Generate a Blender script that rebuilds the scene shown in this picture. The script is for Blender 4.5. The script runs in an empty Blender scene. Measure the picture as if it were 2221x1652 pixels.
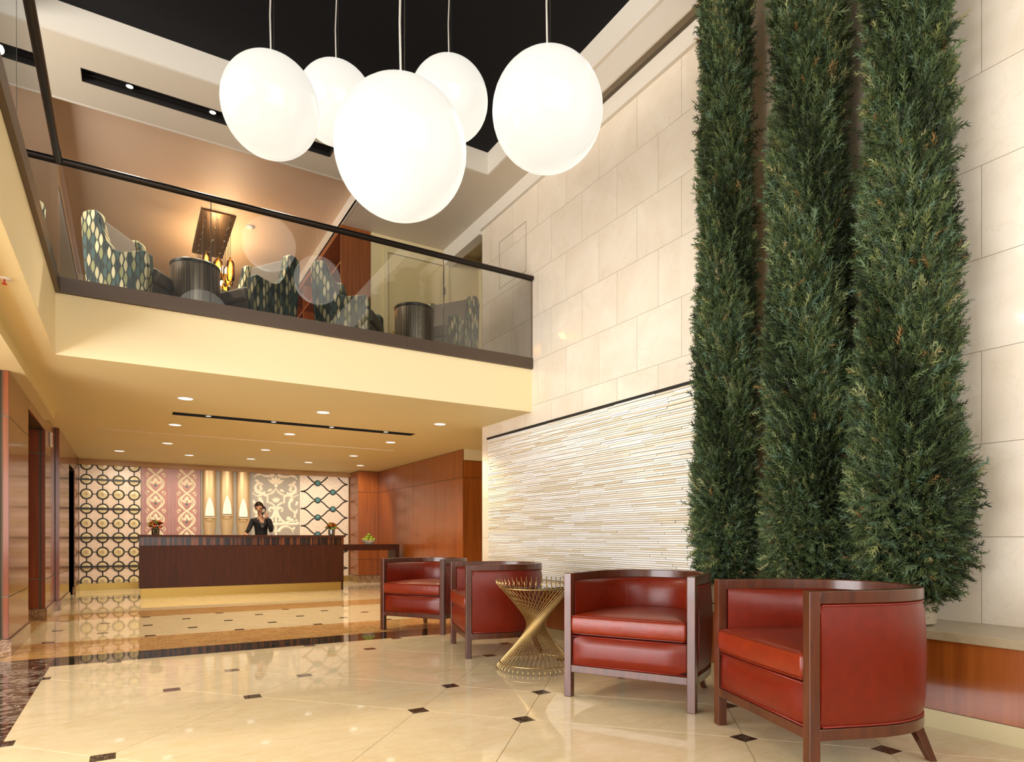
import bpy, bmesh, math, random
import numpy as np
from mathutils import Vector, Matrix

rng = random.Random(7)
S = bpy.context.scene
COL = S.collection
PI = math.pi

# ------------------------------------------------------------------ camera, light, exposure
cam_d = bpy.data.cameras.new('camera')
cam_d.sensor_width = 36.0
cam_d.lens = 36.0 * 1384.5 / 2221.0
cam_d.shift_y = 341.4 / 2221.0
cam_d.clip_start = 0.05
cam = bpy.data.objects.new('camera', cam_d)
COL.objects.link(cam)
cam.location = (0, 0, 1.05)
cam.rotation_euler = (math.radians(90), 0, math.radians(-30.97))
S.camera = cam

W = bpy.data.worlds.new('World')
S.world = W
W.use_nodes = True
W.node_tree.nodes['Background'].inputs[0].default_value = (0.95, 0.95, 1.0, 1)
W.node_tree.nodes['Background'].inputs[1].default_value = 0.4

def area(name, loc, rot, sx, sy, power, col, spread=180):
    l = bpy.data.lights.new(name, 'AREA')
    l.shape = 'RECTANGLE'; l.size = sx; l.size_y = sy
    l.energy = power; l.color = col; l.spread = math.radians(spread)
    o = bpy.data.objects.new(name, l); COL.objects.link(o)
    o.location = loc; o.rotation_euler = [math.radians(a) for a in rot]
    return o

# added broad fill light from behind the camera, not a window
area('fill_front', (0.2, -3.3, 3.2), (98, 0, -5), 6.0, 5.0, 400, (1.0, 0.96, 0.90))
# street windows on the left, below the left balcony
area('window_daylight_left', (-3.8, 2.6, 1.25), (90, 0, -90), 6.0, 2.3, 560, (0.90, 0.94, 1.0))
area('fill_upper', (-3.8, 4.2, 4.3), (112, 0, -90), 8.0, 2.0, 700, (1.0, 0.95, 0.88))  # added fill from upper left, lifts the upper wall and mezzanine ceilings

vs = S.view_settings
vs.view_transform = 'Standard'
vs.look = 'None'
vs.gamma = 1.0
vs.exposure = 0.06
vs.use_curve_mapping = False
cy = S.cycles
cy.max_bounces = 7
cy.diffuse_bounces = 4
cy.glossy_bounces = 4
cy.transmission_bounces = 5
cy.transparent_max_bounces = 10
cy.caustics_reflective = False
cy.caustics_refractive = False
cy.sample_clamp_indirect = 3.0
cy.sample_clamp_direct = 0
cy.blur_glossy = 0.5
cy.use_denoising = True
cy.use_adaptive_sampling = True
cy.adaptive_threshold = 0.02

# ------------------------------------------------------------------ materials
def lin(c):
    return tuple((v/12.92 if v <= 0.04045 else ((v+0.055)/1.055)**2.4) for v in c)
def hx(h):
    h = h.lstrip('#')
    return lin(tuple(int(h[i:i+2], 16)/255 for i in (0, 2, 4)))

def new_mat(name):
    m = bpy.data.materials.new(name); m.use_nodes = True
    nt = m.node_tree
    return m, nt, nt.nodes['Principled BSDF']

def N(nt, t, **kw):
    n = nt.nodes.new(t)
    for k, v in kw.items():
        if k.startswith('i_'):
            n.inputs[k[2:].replace('_', ' ')].default_value = v
        else:
            setattr(n, k, v)
    return n

def plain(name, col, rough=0.5, metal=0.0, spec=0.5, bump=0, bscale=40, vary=0, coat=0):
    m, nt, b = new_mat(name)
    c = hx(col)
    b.inputs['Base Color'].default_value = (*c, 1)
    b.inputs['Roughness'].default_value = rough
    b.inputs['Metallic'].default_value = metal
    b.inputs['Specular IOR Level'].default_value = spec
    b.inputs['Coat Weight'].default_value = coat
    b.inputs['Coat Roughness'].default_value = 0.12
    if bump or vary:
        tc = N(nt, 'ShaderNodeTexCoord')
        nz = N(nt, 'ShaderNodeTexNoise', i_Scale=bscale, i_Detail=4.0)
        nt.links.new(tc.outputs['Object'], nz.inputs['Vector'])
        if bump:
            bp = N(nt, 'ShaderNodeBump', i_Strength=bump, i_Distance=0.01)
            nt.links.new(nz.outputs['Fac'], bp.inputs['Height'])
            nt.links.new(bp.outputs[0], b.inputs['Normal'])
        if vary:
            r = N(nt, 'ShaderNodeMapRange', i_From_Min=0.3, i_From_Max=0.7, i_To_Min=1-vary, i_To_Max=1+vary)
            nt.links.new(nz.outputs['Fac'], r.inputs['Value'])
            mx = N(nt, 'ShaderNodeVectorMath', operation='SCALE')
            mx.inputs[0].default_value = c
            nt.links.new(r.outputs[0], mx.inputs['Scale'])
            nt.links.new(mx.outputs[0], b.inputs['Base Color'])
    return m

def ramp(nt, stops):
    r = N(nt, 'ShaderNodeValToRGB')
    e = r.color_ramp.elements
    while len(e) < len(stops): e.new(0.5)
    for k, (p, c) in enumerate(stops):
        e[k].position = p; e[k].color = (*c, 1)
    return r

def wood(name, c1, c2, rough=0.3, grain=(30, 30, 1.2), coat=0.0, spec=0.5):
    m, nt, b = new_mat(name)
    tc = N(nt, 'ShaderNodeTexCoord'); mp = N(nt, 'ShaderNodeMapping')
    mp.inputs['Scale'].default_value = grain
    oi = N(nt, 'ShaderNodeObjectInfo')
    ad = N(nt, 'ShaderNodeVectorMath', operation='ADD')
    sc = N(nt, 'ShaderNodeVectorMath', operation='SCALE'); sc.inputs[0].default_value = (7, 5, 3)
    nt.links.new(oi.outputs['Random'], sc.inputs['Scale'])
    nt.links.new(tc.outputs['Object'], ad.inputs[0]); nt.links.new(sc.outputs[0], ad.inputs[1])
    nt.links.new(ad.outputs[0], mp.inputs['Vector'])
    nz = N(nt, 'ShaderNodeTexNoise', i_Scale=1.0, i_Detail=6.0, i_Roughness=0.6, i_Distortion=0.3)
    nt.links.new(mp.outputs[0], nz.inputs['Vector'])
    r = ramp(nt, [(0.3, hx(c1)), (0.7, hx(c2))])
    nt.links.new(nz.outputs['Fac'], r.inputs['Fac'])
    hs = N(nt, 'ShaderNodeHueSaturation')
    vr = N(nt, 'ShaderNodeMapRange', i_To_Min=0.9, i_To_Max=1.1)
    nt.links.new(oi.outputs['Random'], vr.inputs['Value'])
    nt.links.new(vr.outputs[0], hs.inputs['Value'])
    nt.links.new(r.outputs[0], hs.inputs['Color'])
    nt.links.new(hs.outputs[0], b.inputs['Base Color'])
    b.inputs['Roughness'].default_value = rough
    b.inputs['Coat Weight'].default_value = coat
    b.inputs['Coat Roughness'].default_value = 0.1
    b.inputs['Specular IOR Level'].default_value = spec
    return m

def marble(name, base, tint, vein, scale=3.0, vein_w=0.03, rough=0.08, vein_amt=1.0, stretch=(1, 1, 1), fleck=None):
    m, nt, b = new_mat(name)
    tc = N(nt, 'ShaderNodeTexCoord'); mp = N(nt, 'ShaderNodeMapping')
    mp.inputs['Scale'].default_value = stretch
    oi = N(nt, 'ShaderNodeObjectInfo')
    ad = N(nt, 'ShaderNodeVectorMath', operation='ADD')
    sc = N(nt, 'ShaderNodeVectorMath', operation='SCALE'); sc.inputs[0].default_value = (17, 23, 5)
    nt.links.new(oi.outputs['Random'], sc.inputs['Scale'])
    nt.links.new(tc.outputs['Object'], ad.inputs[0]); nt.links.new(sc.outputs[0], ad.inputs[1])
    nt.links.new(ad.outputs[0], mp.inputs['Vector'])
    n1 = N(nt, 'ShaderNodeTexNoise', i_Scale=scale, i_Detail=6.0, i_Roughness=0.6, i_Distortion=0.8)
    nt.links.new(mp.outputs[0], n1.inputs['Vector'])
    r1 = ramp(nt, [(0.35, hx(base)), (0.68, hx(tint))])
    nt.links.new(n1.outputs['Fac'], r1.inputs['Fac'])
    n2 = N(nt, 'ShaderNodeTexNoise', i_Scale=scale*1.9, i_Detail=5.0, i_Roughness=0.55, i_Distortion=1.4)
    nt.links.new(mp.outputs[0], n2.inputs['Vector'])
    sb = N(nt, 'ShaderNodeMath', operation='SUBTRACT'); sb.inputs[1].default_value = 0.5
    ab = N(nt, 'ShaderNodeMath', operation='ABSOLUTE')
    mr = N(nt, 'ShaderNodeMapRange', i_From_Min=0.0, i_From_Max=vein_w, i_To_Min=vein_amt, i_To_Max=0.0)
    nt.links.new(n2.outputs['Fac'], sb.inputs[0]); nt.links.new(sb.outputs[0], ab.inputs[0]); nt.links.new(ab.outputs[0], mr.inputs['Value'])
    mx = N(nt, 'ShaderNodeMix', data_type='RGBA')
    nt.links.new(mr.outputs[0], mx.inputs['Factor'])
    nt.links.new(r1.outputs[0], mx.inputs[6]); mx.inputs[7].default_value = (*hx(vein), 1)
    nt.links.new(mx.outputs[2], b.inputs['Base Color'])
    b.inputs['Roughness'].default_value = rough
    return m

def emis(name, col, strength, rim=None):
    m = bpy.data.materials.new(name); m.use_nodes = True
    nt = m.node_tree; nt.nodes.clear()
    e = N(nt, 'ShaderNodeEmission', i_Strength=strength); e.inputs[0].default_value = (*col, 1)
    o = N(nt, 'ShaderNodeOutputMaterial'); nt.links.new(e.outputs[0], o.inputs[0])
    return m

def sheet_glass(name, tint=(0.97, 0.985, 0.975), boost=1.25, base=0.035):
    m = bpy.data.materials.new(name); m.use_nodes = True
    nt = m.node_tree; nt.nodes.clear()
    t = N(nt, 'ShaderNodeBsdfTransparent'); t.inputs[0].default_value = (*tint, 1)
    g = N(nt, 'ShaderNodeBsdfGlossy', i_Roughness=0.0)
    f = N(nt, 'ShaderNodeFresnel', i_IOR=1.5)
    k = N(nt, 'ShaderNodeMath', operation='MULTIPLY_ADD', use_clamp=True); k.inputs[1].default_value = boost; k.inputs[2].default_value = base
    x = N(nt, 'ShaderNodeMixShader'); o = N(nt, 'ShaderNodeOutputMaterial')
    nt.links.new(f.outputs[0], k.inputs[0]); nt.links.new(k.outputs[0], x.inputs[0])
    nt.links.new(t.outputs[0], x.inputs[1]); nt.links.new(g.outputs[0], x.inputs[2]); nt.links.new(x.outputs[0], o.inputs[0])
    return m

M = {}
M['paint_white'] = plain('paint_white', 'D9D3C8', 0.6)
M['paint_bright'] = plain('paint_bright', 'ECEBE8', 0.6)
M['paint_soffit'] = plain('paint_soffit', 'CDC3B2', 0.6)
M['paint_tray'] = plain('paint_tray', 'DCC2A8', 0.6)
M['paint_black'] = plain('paint_black', '07070C', 0.7, spec=0.2)
M['paint_fascia'] = plain('paint_fascia', 'F2E0B2', 0.6)
M['paint_lower'] = plain('paint_lower', 'DACA98', 0.55)
M['paint_cream'] = plain('paint_cream', 'D8C69A', 0.5)
M['diffuser'] = plain('diffuser', 'F2E6D8', 0.4)
M['steel'] = plain('steel', '5E5045', 0.45, 0.6)
M['glass_joint'] = plain('glass_joint', '4A4F48', 0.3)
M['rail'] = plain('rail', '2E2722', 0.35, 0.7)
M['glass'] = sheet_glass('glass')
M['tabletop_glass'] = sheet_glass('tabletop_glass', (0.9, 0.96, 0.93), 1.5)
M['stone'] = marble('stone', 'E5DBCC', 'DCCFBC', 'D2C4AF', 1.5, 0.02, 0.06, 0.3)
M['stone_joint'] = plain('stone_joint', '8F8779', 0.8)
M['floor_tile'] = marble('floor_tile', 'E3D2B0', 'D9C49C', 'F0E4CA', 5.0, 0.018, 0.035, 0.5, (1, 2.2, 1))
M['floor_joint'] = plain('floor_joint', 'A08A66', 0.7)
M['inset'] = marble('inset', '231C1A', '3A302B', '9A8E80', 9, 0.03, 0.08, 0.6)
M['dark_marble'] = marble('dark_marble', '2B1B16', '4A3126', 'BCAC9C', 2.6, 0.05, 0.04, 0.8, (1, 1.6, 1))
M['black_marble'] = marble('black_marble', '17130F', '2C241C', '8C8170', 5, 0.02, 0.04, 0.6, (0.5, 2, 1))
M['brown_marble'] = marble('brown_marble', 'C89C60', 'AE7C46', 'E4CC9E', 7, 0.05, 0.04, 0.6, (0.8, 1.6, 1))
M['base_marble'] = marble('base_marble', '8E6B4C', '5E402C', 'C2A384', 9, 0.05, 0.12, 0.6)
M['bench_stone'] = plain('bench_stone', 'A39479', 0.25, vary=0.08, bscale=20)
M['cherry'] = wood('cherry', '7A3C12', '9A541E', 0.3, (22, 22, 0.9), 0.3)
M['cherry_dark'] = wood('cherry_dark', '6E3216', '8A4420', 0.22, (22, 22, 0.9), 0.5)
M['seam'] = plain('seam', '4A3A22', 0.4, 0.3)
M['seam_metal'] = plain('seam_metal', '5E5A4C', 0.4, 0.9)
M['walnut'] = wood('walnut', '331508', '4A220D', 0.42, (40, 40, 3), 0.0, spec=0.25)
M['chair_wood'] = wood('chair_wood', '3C1A0A', '5A2B13', 0.3, (30, 30, 4), 0.2)
M['brass'] = plain('brass', 'B29350', 0.40, 0.9, bump=0.02, bscale=60)
M['gold_wire'] = plain('gold_wire', 'B79A68', 0.34, 1.0)
M['leather'] = plain('leather', '681803', 0.36, bump=0.05, bscale=22, vary=0.10, spec=0.35)
M['leather_seat'] = plain('leather_seat', '782307', 0.34, bump=0.26, bscale=15, vary=0.12, spec=0.42)
M['piping'] = plain('piping', '7A1F14', 0.4)
M['dark'] = plain('dark', '14100D', 0.6)
M['globe'] = emis('globe', (1.0, 0.93, 0.80), 1.35)
M['lamp'] = emis('lamp', (1.0, 0.92, 0.78), 1.7)
M['white_plastic'] = plain('white_plastic', 'E4DED2', 0.4)
M['red_plastic'] = plain('red_plastic', 'B0281C', 0.4)
M['cord'] = plain('cord', 'B8B4AC', 0.4)
M['wire'] = plain('wire', '6A665E', 0.3, 0.8)
M['chrome'] = plain('chrome', 'B9B4AC', 0.2, 1.0)
M['skin'] = plain('skin', 'CF9F86', 0.5)
M['jacket'] = plain('jacket', '15131A', 0.7, bump=0.1, bscale=60)
M['blouse'] = plain('blouse', '1B181C', 0.5)
M['hair'] = plain('hair', '3A261B', 0.5, bump=0.3, bscale=90)
M['phone'] = plain('phone', '0E0D0F', 0.35)
M['apple'] = plain('apple', '9DB238', 0.3, vary=0.18, bscale=14)
M['stem'] = plain('stem', '4C3A1E', 0.7)
M['pot'] = plain('pot', 'A0947E', 0.3)
M['porcelain'] = plain('porcelain', 'E6DDCB', 0.25)
M['vase_glass'] = sheet_glass('vase_glass', (0.85, 0.87, 0.84), 1.6, 0.05)
for n_, c_ in (('orange', 'E4661F'), ('yellow', 'DDA92A'), ('red', '8E2418'), ('lime', 'A9BE57'), ('leaf', '3F5B23'), ('cream', 'DCCF9E')):
    M['flower_'+n_] = plain('flower_'+n_, c_, 0.6, bump=0.3, bscale=120)
M['grey_upholstery'] = plain('grey_upholstery', '6B6058', 0.75, bump=0.1, bscale=200)
M['chair_leg'] = plain('chair_leg', '6A5243', 0.4)
M['bronze_plate'] = plain('bronze_plate', '5A4226', 0.25, 0.85)
M['bark'] = plain('bark', '3A2A1C', 0.9, bump=0.6, bscale=30)
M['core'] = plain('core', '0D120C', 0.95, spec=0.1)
M['bulb'] = emis('bulb', (1.0, 0.55, 0.14), 9.0)
M['amber'] = sheet_glass('amber', (1.0, 0.72, 0.28), 1.4, 0.03)

def drum_mat():
    m, nt, b = new_mat('drum')
    tc = N(nt, 'ShaderNodeTexCoord'); mp = N(nt, 'ShaderNodeMapping'); mp.inputs['Scale'].default_value = (90, 90, 1.5)
    nz = N(nt, 'ShaderNodeTexNoise', i_Scale=1.0, i_Detail=3.0)
    r = ramp(nt, [(0.3, hx('4A4440')), (0.5, hx('75675A')), (0.72, hx('A3957F'))])
    nt.links.new(tc.outputs['Object'], mp.inputs[0]); nt.links.new(mp.outputs[0], nz.inputs['Vector'])
    nt.links.new(nz.outputs['Fac'], r.inputs[0]); nt.links.new(r.outputs[0], b.inputs['Base Color'])
    b.inputs['Metallic'].default_value = 0.4; b.inputs['Roughness'].default_value = 0.36
    return m
M['drum'] = drum_mat()

def ebony_mat():
    m, nt, b = new_mat('ebony')
    tc = N(nt, 'ShaderNodeTexCoord'); mp = N(nt, 'ShaderNodeMapping'); mp.inputs['Scale'].default_value = (1, 1, 0.004)
    nt.links.new(tc.outputs['Object'], mp.inputs[0])
    n1 = N(nt, 'ShaderNodeTexNoise', i_Scale=15.0, i_Detail=1.0); n2 = N(nt, 'ShaderNodeTexNoise', i_Scale=60.0, i_Detail=2.0)
    nt.links.new(mp.outputs[0], n1.inputs['Vector']); nt.links.new(mp.outputs[0], n2.inputs['Vector'])
    a = N(nt, 'ShaderNodeMath', operation='MULTIPLY_ADD'); a.inputs[1].default_value = 0.35
    nt.links.new(n2.outputs['Fac'], a.inputs[0]); nt.links.new(n1.outputs['Fac'], a.inputs[2])
    r = ramp(nt, [(0.60, hx('1F120E')), (0.68, hx('2E1A12')), (0.74, hx('7A4420')), (0.85, hx('4A2412'))])
    nt.links.new(a.outputs[0], r.inputs[0]); nt.links.new(r.outputs[0], b.inputs['Base Color'])
    b.inputs['Roughness'].default_value = 0.25
    return m
M['ebony'] = ebony_mat()

def ledger_mat():
    m, nt, b = new_mat('ledger')
    g = N(nt, 'ShaderNodeNewGeometry'); oi = N(nt, 'ShaderNodeObjectInfo')
    a = N(nt, 'ShaderNodeMath', operation='ADD'); f = N(nt, 'ShaderNodeMath', operation='FRACT')
    nt.links.new(g.outputs['Random Per Island'], a.inputs[0]); nt.links.new(oi.outputs['Random'], a.inputs[1]); nt.links.new(a.outputs[0], f.inputs[0])
    r = ramp(nt, [(0.0, hx('DCD0B6')), (0.3, hx('EAE3D4')), (0.65, hx('F1EEE8')), (1.0, hx('F7F6F4'))])
    nt.links.new(f.outputs[0], r.inputs[0])
    tc = N(nt, 'ShaderNodeTexCoord'); mp = N(nt, 'ShaderNodeMapping'); mp.inputs['Scale'].default_value = (10, 4, 40)
    nz = N(nt, 'ShaderNodeTexNoise', i_Scale=1.5, i_Detail=4.0)
    nt.links.new(tc.outputs['Object'], mp.inputs[0]); nt.links.new(mp.outputs[0], nz.inputs['Vector'])
    mr = N(nt, 'ShaderNodeMapRange', i_To_Min=0.88, i_To_Max=1.08)
    nt.links.new(nz.outputs['Fac'], mr.inputs['Value'])
    sc = N(nt, 'ShaderNodeVectorMath', operation='SCALE')
    nt.links.new(r.outputs[0], sc.inputs[0]); nt.links.new(mr.outputs[0], sc.inputs['Scale'])
    nt.links.new(sc.outputs[0], b.inputs['Base Color'])
    b.inputs['Roughness'].default_value = 0.4
    return m
M['ledger'] = ledger_mat()

def leaf_fabric():
    m, nt, b = new_mat('leaf_fabric')
    L = nt.links.new
    def mth(op, a, bb=None, c=None):
        n = N(nt, 'ShaderNodeMath', operation=op)
        for i, v in enumerate((a, bb, c)):
            if v is None: continue
            if isinstance(v, (int, float)): n.inputs[i].default_value = v
            else: L(v, n.inputs[i])
        return n.outputs[0]
    tc = N(nt, 'ShaderNodeTexCoord'); sx = N(nt, 'ShaderNodeSeparateXYZ'); L(tc.outputs['Object'], sx.inputs[0])
    u = mth('MULTIPLY', mth('ADD', sx.outputs[0], sx.outputs[1]), 25.0)
    v = mth('MULTIPLY', sx.outputs[2], 8.0)
    fu = mth('FLOOR', u); lu = mth('FRACT', u)
    v2 = mth('ADD', v, mth('MULTIPLY', fu, 0.5))
    a = mth('MULTIPLY', mth('ABSOLUTE', mth('SUBTRACT', lu, 0.5)), 2.0)
    s = mth('ABSOLUTE', mth('SINE', mth('MULTIPLY', v2, PI)))
    lens = mth('LESS_THAN', a, mth('MULTIPLY', s, 0.92))
    wn = N(nt, 'ShaderNodeTexWhiteNoise', noise_dimensions='2D')
    cv = N(nt, 'ShaderNodeCombineXYZ'); L(fu, cv.inputs[0]); L(mth('FLOOR', v2), cv.inputs[1]); L(cv.outputs[0], wn.inputs['Vector'])
    r1 = ramp(nt, [(0.0, hx('23302F')), (0.25, hx('405654')), (0.45, hx('8A8A5E')), (0.6, hx('B7AC86')), (0.85, hx('D2C79F'))])
    for e in r1.color_ramp.elements: pass
    r1.color_ramp.interpolation = 'CONSTANT'
    L(wn.outputs['Value'], r1.inputs[0])
    st = mth('GREATER_THAN', mth('SINE', mth('MULTIPLY', u, PI*4)), 0.2)
    mx0 = N(nt, 'ShaderNodeMix', data_type='RGBA'); L(st, mx0.inputs['Factor'])
    mx0.inputs[6].default_value = (*hx('1E2423'), 1); mx0.inputs[7].default_value = (*hx('4A4A3A'), 1)
    mx = N(nt, 'ShaderNodeMix', data_type='RGBA'); L(lens, mx.inputs['Factor']); L(mx0.outputs[2], mx.inputs[6]); L(r1.outputs[0], mx.inputs[7])
    L(mx.outputs[2], b.inputs['Base Color'])
    b.inputs['Roughness'].default_value = 0.8
    return m
M['leaf_fabric'] = leaf_fabric()

def foliage_mat():
    m, nt, b = new_mat('foliage')
    at = N(nt, 'ShaderNodeAttribute'); at.attribute_name = 'tint'
    r = ramp(nt, [(0.0, hx('1E2618')), (0.3, hx('3C4A2A')), (0.50, hx('52623A')), (0.62, hx('506854')), (0.80, hx('747A44')), (0.93, hx('8E946A')), (0.97, hx('7E6238'))])
    nt.links.new(at.outputs['Fac'], r.inputs[0]); nt.links.new(r.outputs[0], b.inputs['Base Color'])
    b.inputs['Roughness'].default_value = 0.6; b.inputs['Specular IOR Level'].default_value = 0.25
    return m
M['foliage'] = foliage_mat()

# ------------------------------------------------------------------ mesh helpers
class MB:
    def __init__(s): s.v = []; s.f = []
    def add(s, vs, fs):
        o = len(s.v); s.v += [tuple(p) for p in vs]; s.f += [tuple(i+o for i in q) for q in fs]; return s
    def box(s, x0, x1, y0, y1, z0, z1):
        return s.add([(x0,y0,z0),(x1,y0,z0),(x1,y1,z0),(x0,y1,z0),(x0,y0,z1),(x1,y0,z1),(x1,y1,z1),(x0,y1,z1)],
                     [(3,2,1,0),(4,5,6,7),(0,1,5,4),(1,2,6,5),(2,3,7,6),(3,0,4,7)])
    def prism(s, poly, z0, z1):
        n = len(poly)
        vs = [(x,y,z0) for x,y in poly] + [(x,y,z1) for x,y in poly]
        fs = [tuple(range(n-1,-1,-1)), tuple(range(n,2*n))] + [(i,(i+1)%n,n+(i+1)%n,n+i) for i in range(n)]
        return s.add(vs, fs)
    def tube(s, path, r, n=8, closed=False, cap=True):
        P = [Vector(p) for p in path]; m = len(P)
        rr = r if isinstance(r, (list, tuple)) else [r]*m
        vs = []; up = None
        for i in range(m):
            if closed: t = P[(i+1)%m]-P[i-1]
            else: t = P[min(i+1,m-1)]-P[max(i-1,0)]
            t.normalize()
            if up is None:
                up = Vector((0,0,1)) if abs(t.z) < 0.9 else Vector((1,0,0))
            a = t.cross(up).normalized(); b_ = a.cross(t).normalized(); up = b_
            for k in range(n):
                th = 2*PI*k/n
                vs.append(P[i] + a*(math.cos(th)*rr[i]) + b_*(math.sin(th)*rr[i]))
        fs = []
        for i in range(m if closed else m-1):
            j = (i+1)%m
            for k in range(n):
                l = (k+1)%n
                fs.append((i*n+k, i*n+l, j*n+l, j*n+k))
        if not closed and cap:
            fs.append(tuple(range(n-1,-1,-1))); fs.append(tuple((m-1)*n+k for k in range(n)))
        return s.add(vs, fs)
    def lathe(s, prof, n=24, c=(0,0,0), sx=1, sy=1, cap=True):
        vs = []; m = len(prof)
        for r, z in prof:
            for k in range(n):
                th = 2*PI*k/n
                vs.append((c[0]+r*sx*math.cos(th), c[1]+r*sy*math.sin(th), c[2]+z))
        fs = []
        for i in range(m-1):
            for k in range(n):
                l = (k+1)%n
                fs.append((i*n+k, i*n+l, (i+1)*n+l, (i+1)*n+k))
        if cap and prof[0][0] > 1e-6: fs.append(tuple(range(n-1,-1,-1)))
        if cap and prof[-1][0] > 1e-6: fs.append(tuple((m-1)*n+k for k in range(n)))
        return s.add(vs, fs)
    def sphere(s, c, r, n=16, m=10, sc=(1,1,1)):
        prof = [(math.sin(PI*i/m), -math.cos(PI*i/m)) for i in range(m+1)]
        vs = []; 
        vs.append((c[0], c[1], c[2]-r*sc[2]))
        for rr, z in prof[1:-1]:
            for k in range(n):
                th = 2*PI*k/n
                vs.append((c[0]+r*sc[0]*rr*math.cos(th), c[1]+r*sc[1]*rr*math.sin(th), c[2]+r*sc[2]*z))
        vs.append((c[0], c[1], c[2]+r*sc[2]))
        fs = []
        for k in range(n): fs.append((0, 1+(k+1)%n, 1+k))
        for i in range(m-2):
            for k in range(n):
                l = (k+1)%n
                fs.append((1+i*n+k, 1+i*n+l, 1+(i+1)*n+l, 1+(i+1)*n+k))
        b = 1+(m-2)*n; t = len(vs)-1
        for k in range(n): fs.append((b+k, b+(k+1)%n, t))
        return s.add(vs, fs)
    def strip(s, inner, outer, z0, z1, closed=False):
        """wall between two plan curves, z0..z1 (numbers or per-point lists)"""
        n = len(inner)
        Z0 = z0 if isinstance(z0, list) else [z0]*n
        Z1 = z1 if isinstance(z1, list) else [z1]*n
        vs = []
        for i in range(n):
            vs += [(*inner[i], Z0[i]), (*outer[i], Z0[i]), (*outer[i], Z1[i]), (*inner[i], Z1[i])]
        fs = []
        for i in range(n if closed else n-1):
            a = 4*i; b = 4*((i+1)%n)
            fs += [(a,b,b+1,a+1),(a+1,b+1,b+2,a+2),(a+2,b+2,b+3,a+3),(a+3,b+3,b,a)]
        if not closed:
            fs += [(0,1,2,3), (4*n-1,4*n-2,4*n-3,4*n-4)]
        return s.add(vs, fs)
    def build(s, name, mat, parent=None, smooth=False, bevel=0, sub=0, loc=None, seg=2, auto=False):
        me = bpy.data.meshes.new(name)
        me.from_pydata(s.v, [], s.f)
        me.update()
        bm = bmesh.new(); bm.from_mesh(me); bmesh.ops.recalc_face_normals(bm, faces=bm.faces); bm.to_mesh(me); bm.free()
        o = bpy.data.objects.new(name, me); COL.objects.link(o)
        if mat is not None: me.materials.append(M[mat] if isinstance(mat, str) else mat)
        if parent is not None: o.parent = parent
        if loc is not None: o.location = loc
        if smooth or auto:
            me.shade_smooth()
            if auto: me.set_sharp_from_angle(angle=math.radians(35))
        if bevel:
            b = o.modifiers.new('bevel', 'BEVEL'); b.width = bevel; b.segments = seg; b.limit_method = 'ANGLE'
        if sub:
            q = o.modifiers.new('sub', 'SUBSURF'); q.levels = sub; q.render_levels = sub
        return o

def tag(o, label, cat, group=None, kind=None):
    if label: o['label'] = label
    if cat: o['category'] = cat
    if group: o['group'] = group
    if kind: o['kind'] = kind
    return o

def thing(name, label, cat, loc=(0,0,0), rz=0, group=None, kind=None):
    o = bpy.data.objects.new(name, None); COL.objects.link(o)
    o.location = loc; o.rotation_euler = (0, 0, rz); o.empty_display_size = 0.1
    return tag(o, label, cat, group, kind)

def copy_tree(o, parent=None):
    c = o.copy(); COL.objects.link(c)
    c.parent = parent
    for ch in list(o.children): copy_tree(ch, c)
    return c

def struct(name, mb, mat, label, cat='building', **kw):
    o = mb.build(name, mat, **kw)
    return tag(o, label, cat, kind='structure')

def box(x0, x1, y0, y1, z0, z1): return MB().box(x0, x1, y0, y1, z0, z1)

# ------------------------------------------------------------------ key dimensions
WX = 4.40        # face of the stone wall
YB = 6.84        # balcony front face
XL = -0.552      # left balcony face
ZC = 2.66        # underside of the balcony
ZM = 3.20        # mezzanine floor
ZS = 5.70        # upper soffit
YA = 15.6        # art wall

# ------------------------------------------------------------------ floor and its stone pieces
floor_o = struct('floor', box(-4, 7, -4, 15.7, -0.2, -0.004), 'floor_joint', 'polished stone lobby floor of cream tiles with dark square insets', 'floor')

def clip_poly(poly, x0, x1, y0, y1):
    def cut(P, ax, v, keep_less):
        out = []
        for i in range(len(P)):
            a, b = P[i], P[(i+1) % len(P)]
            ia = (a[ax] <= v) if keep_less else (a[ax] >= v)
            ib = (b[ax] <= v) if keep_less else (b[ax] >= v)
            if ia: out.append(a)
            if ia != ib:
                t = (v-a[ax])/(b[ax]-a[ax])
                out.append((a[0]+t*(b[0]-a[0]), a[1]+t*(b[1]-a[1])))
        return out
    for ax, v, k in ((0, x1, True), (0, x0, False), (1, y1, True), (1, y0, False)):
        if len(poly) < 3: return []
        poly = cut(poly, ax, v, k)
    return poly
def poly_area(p):
    return abs(sum(p[i][0]*p[(i+1) % len(p)][1]-p[(i+1) % len(p)][0]*p[i][1] for i in range(len(p))))/2

def slab(poly, mat, name):
    return MB().prism(poly, -0.012, 0.0).build(name, mat, floor_o)

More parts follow.
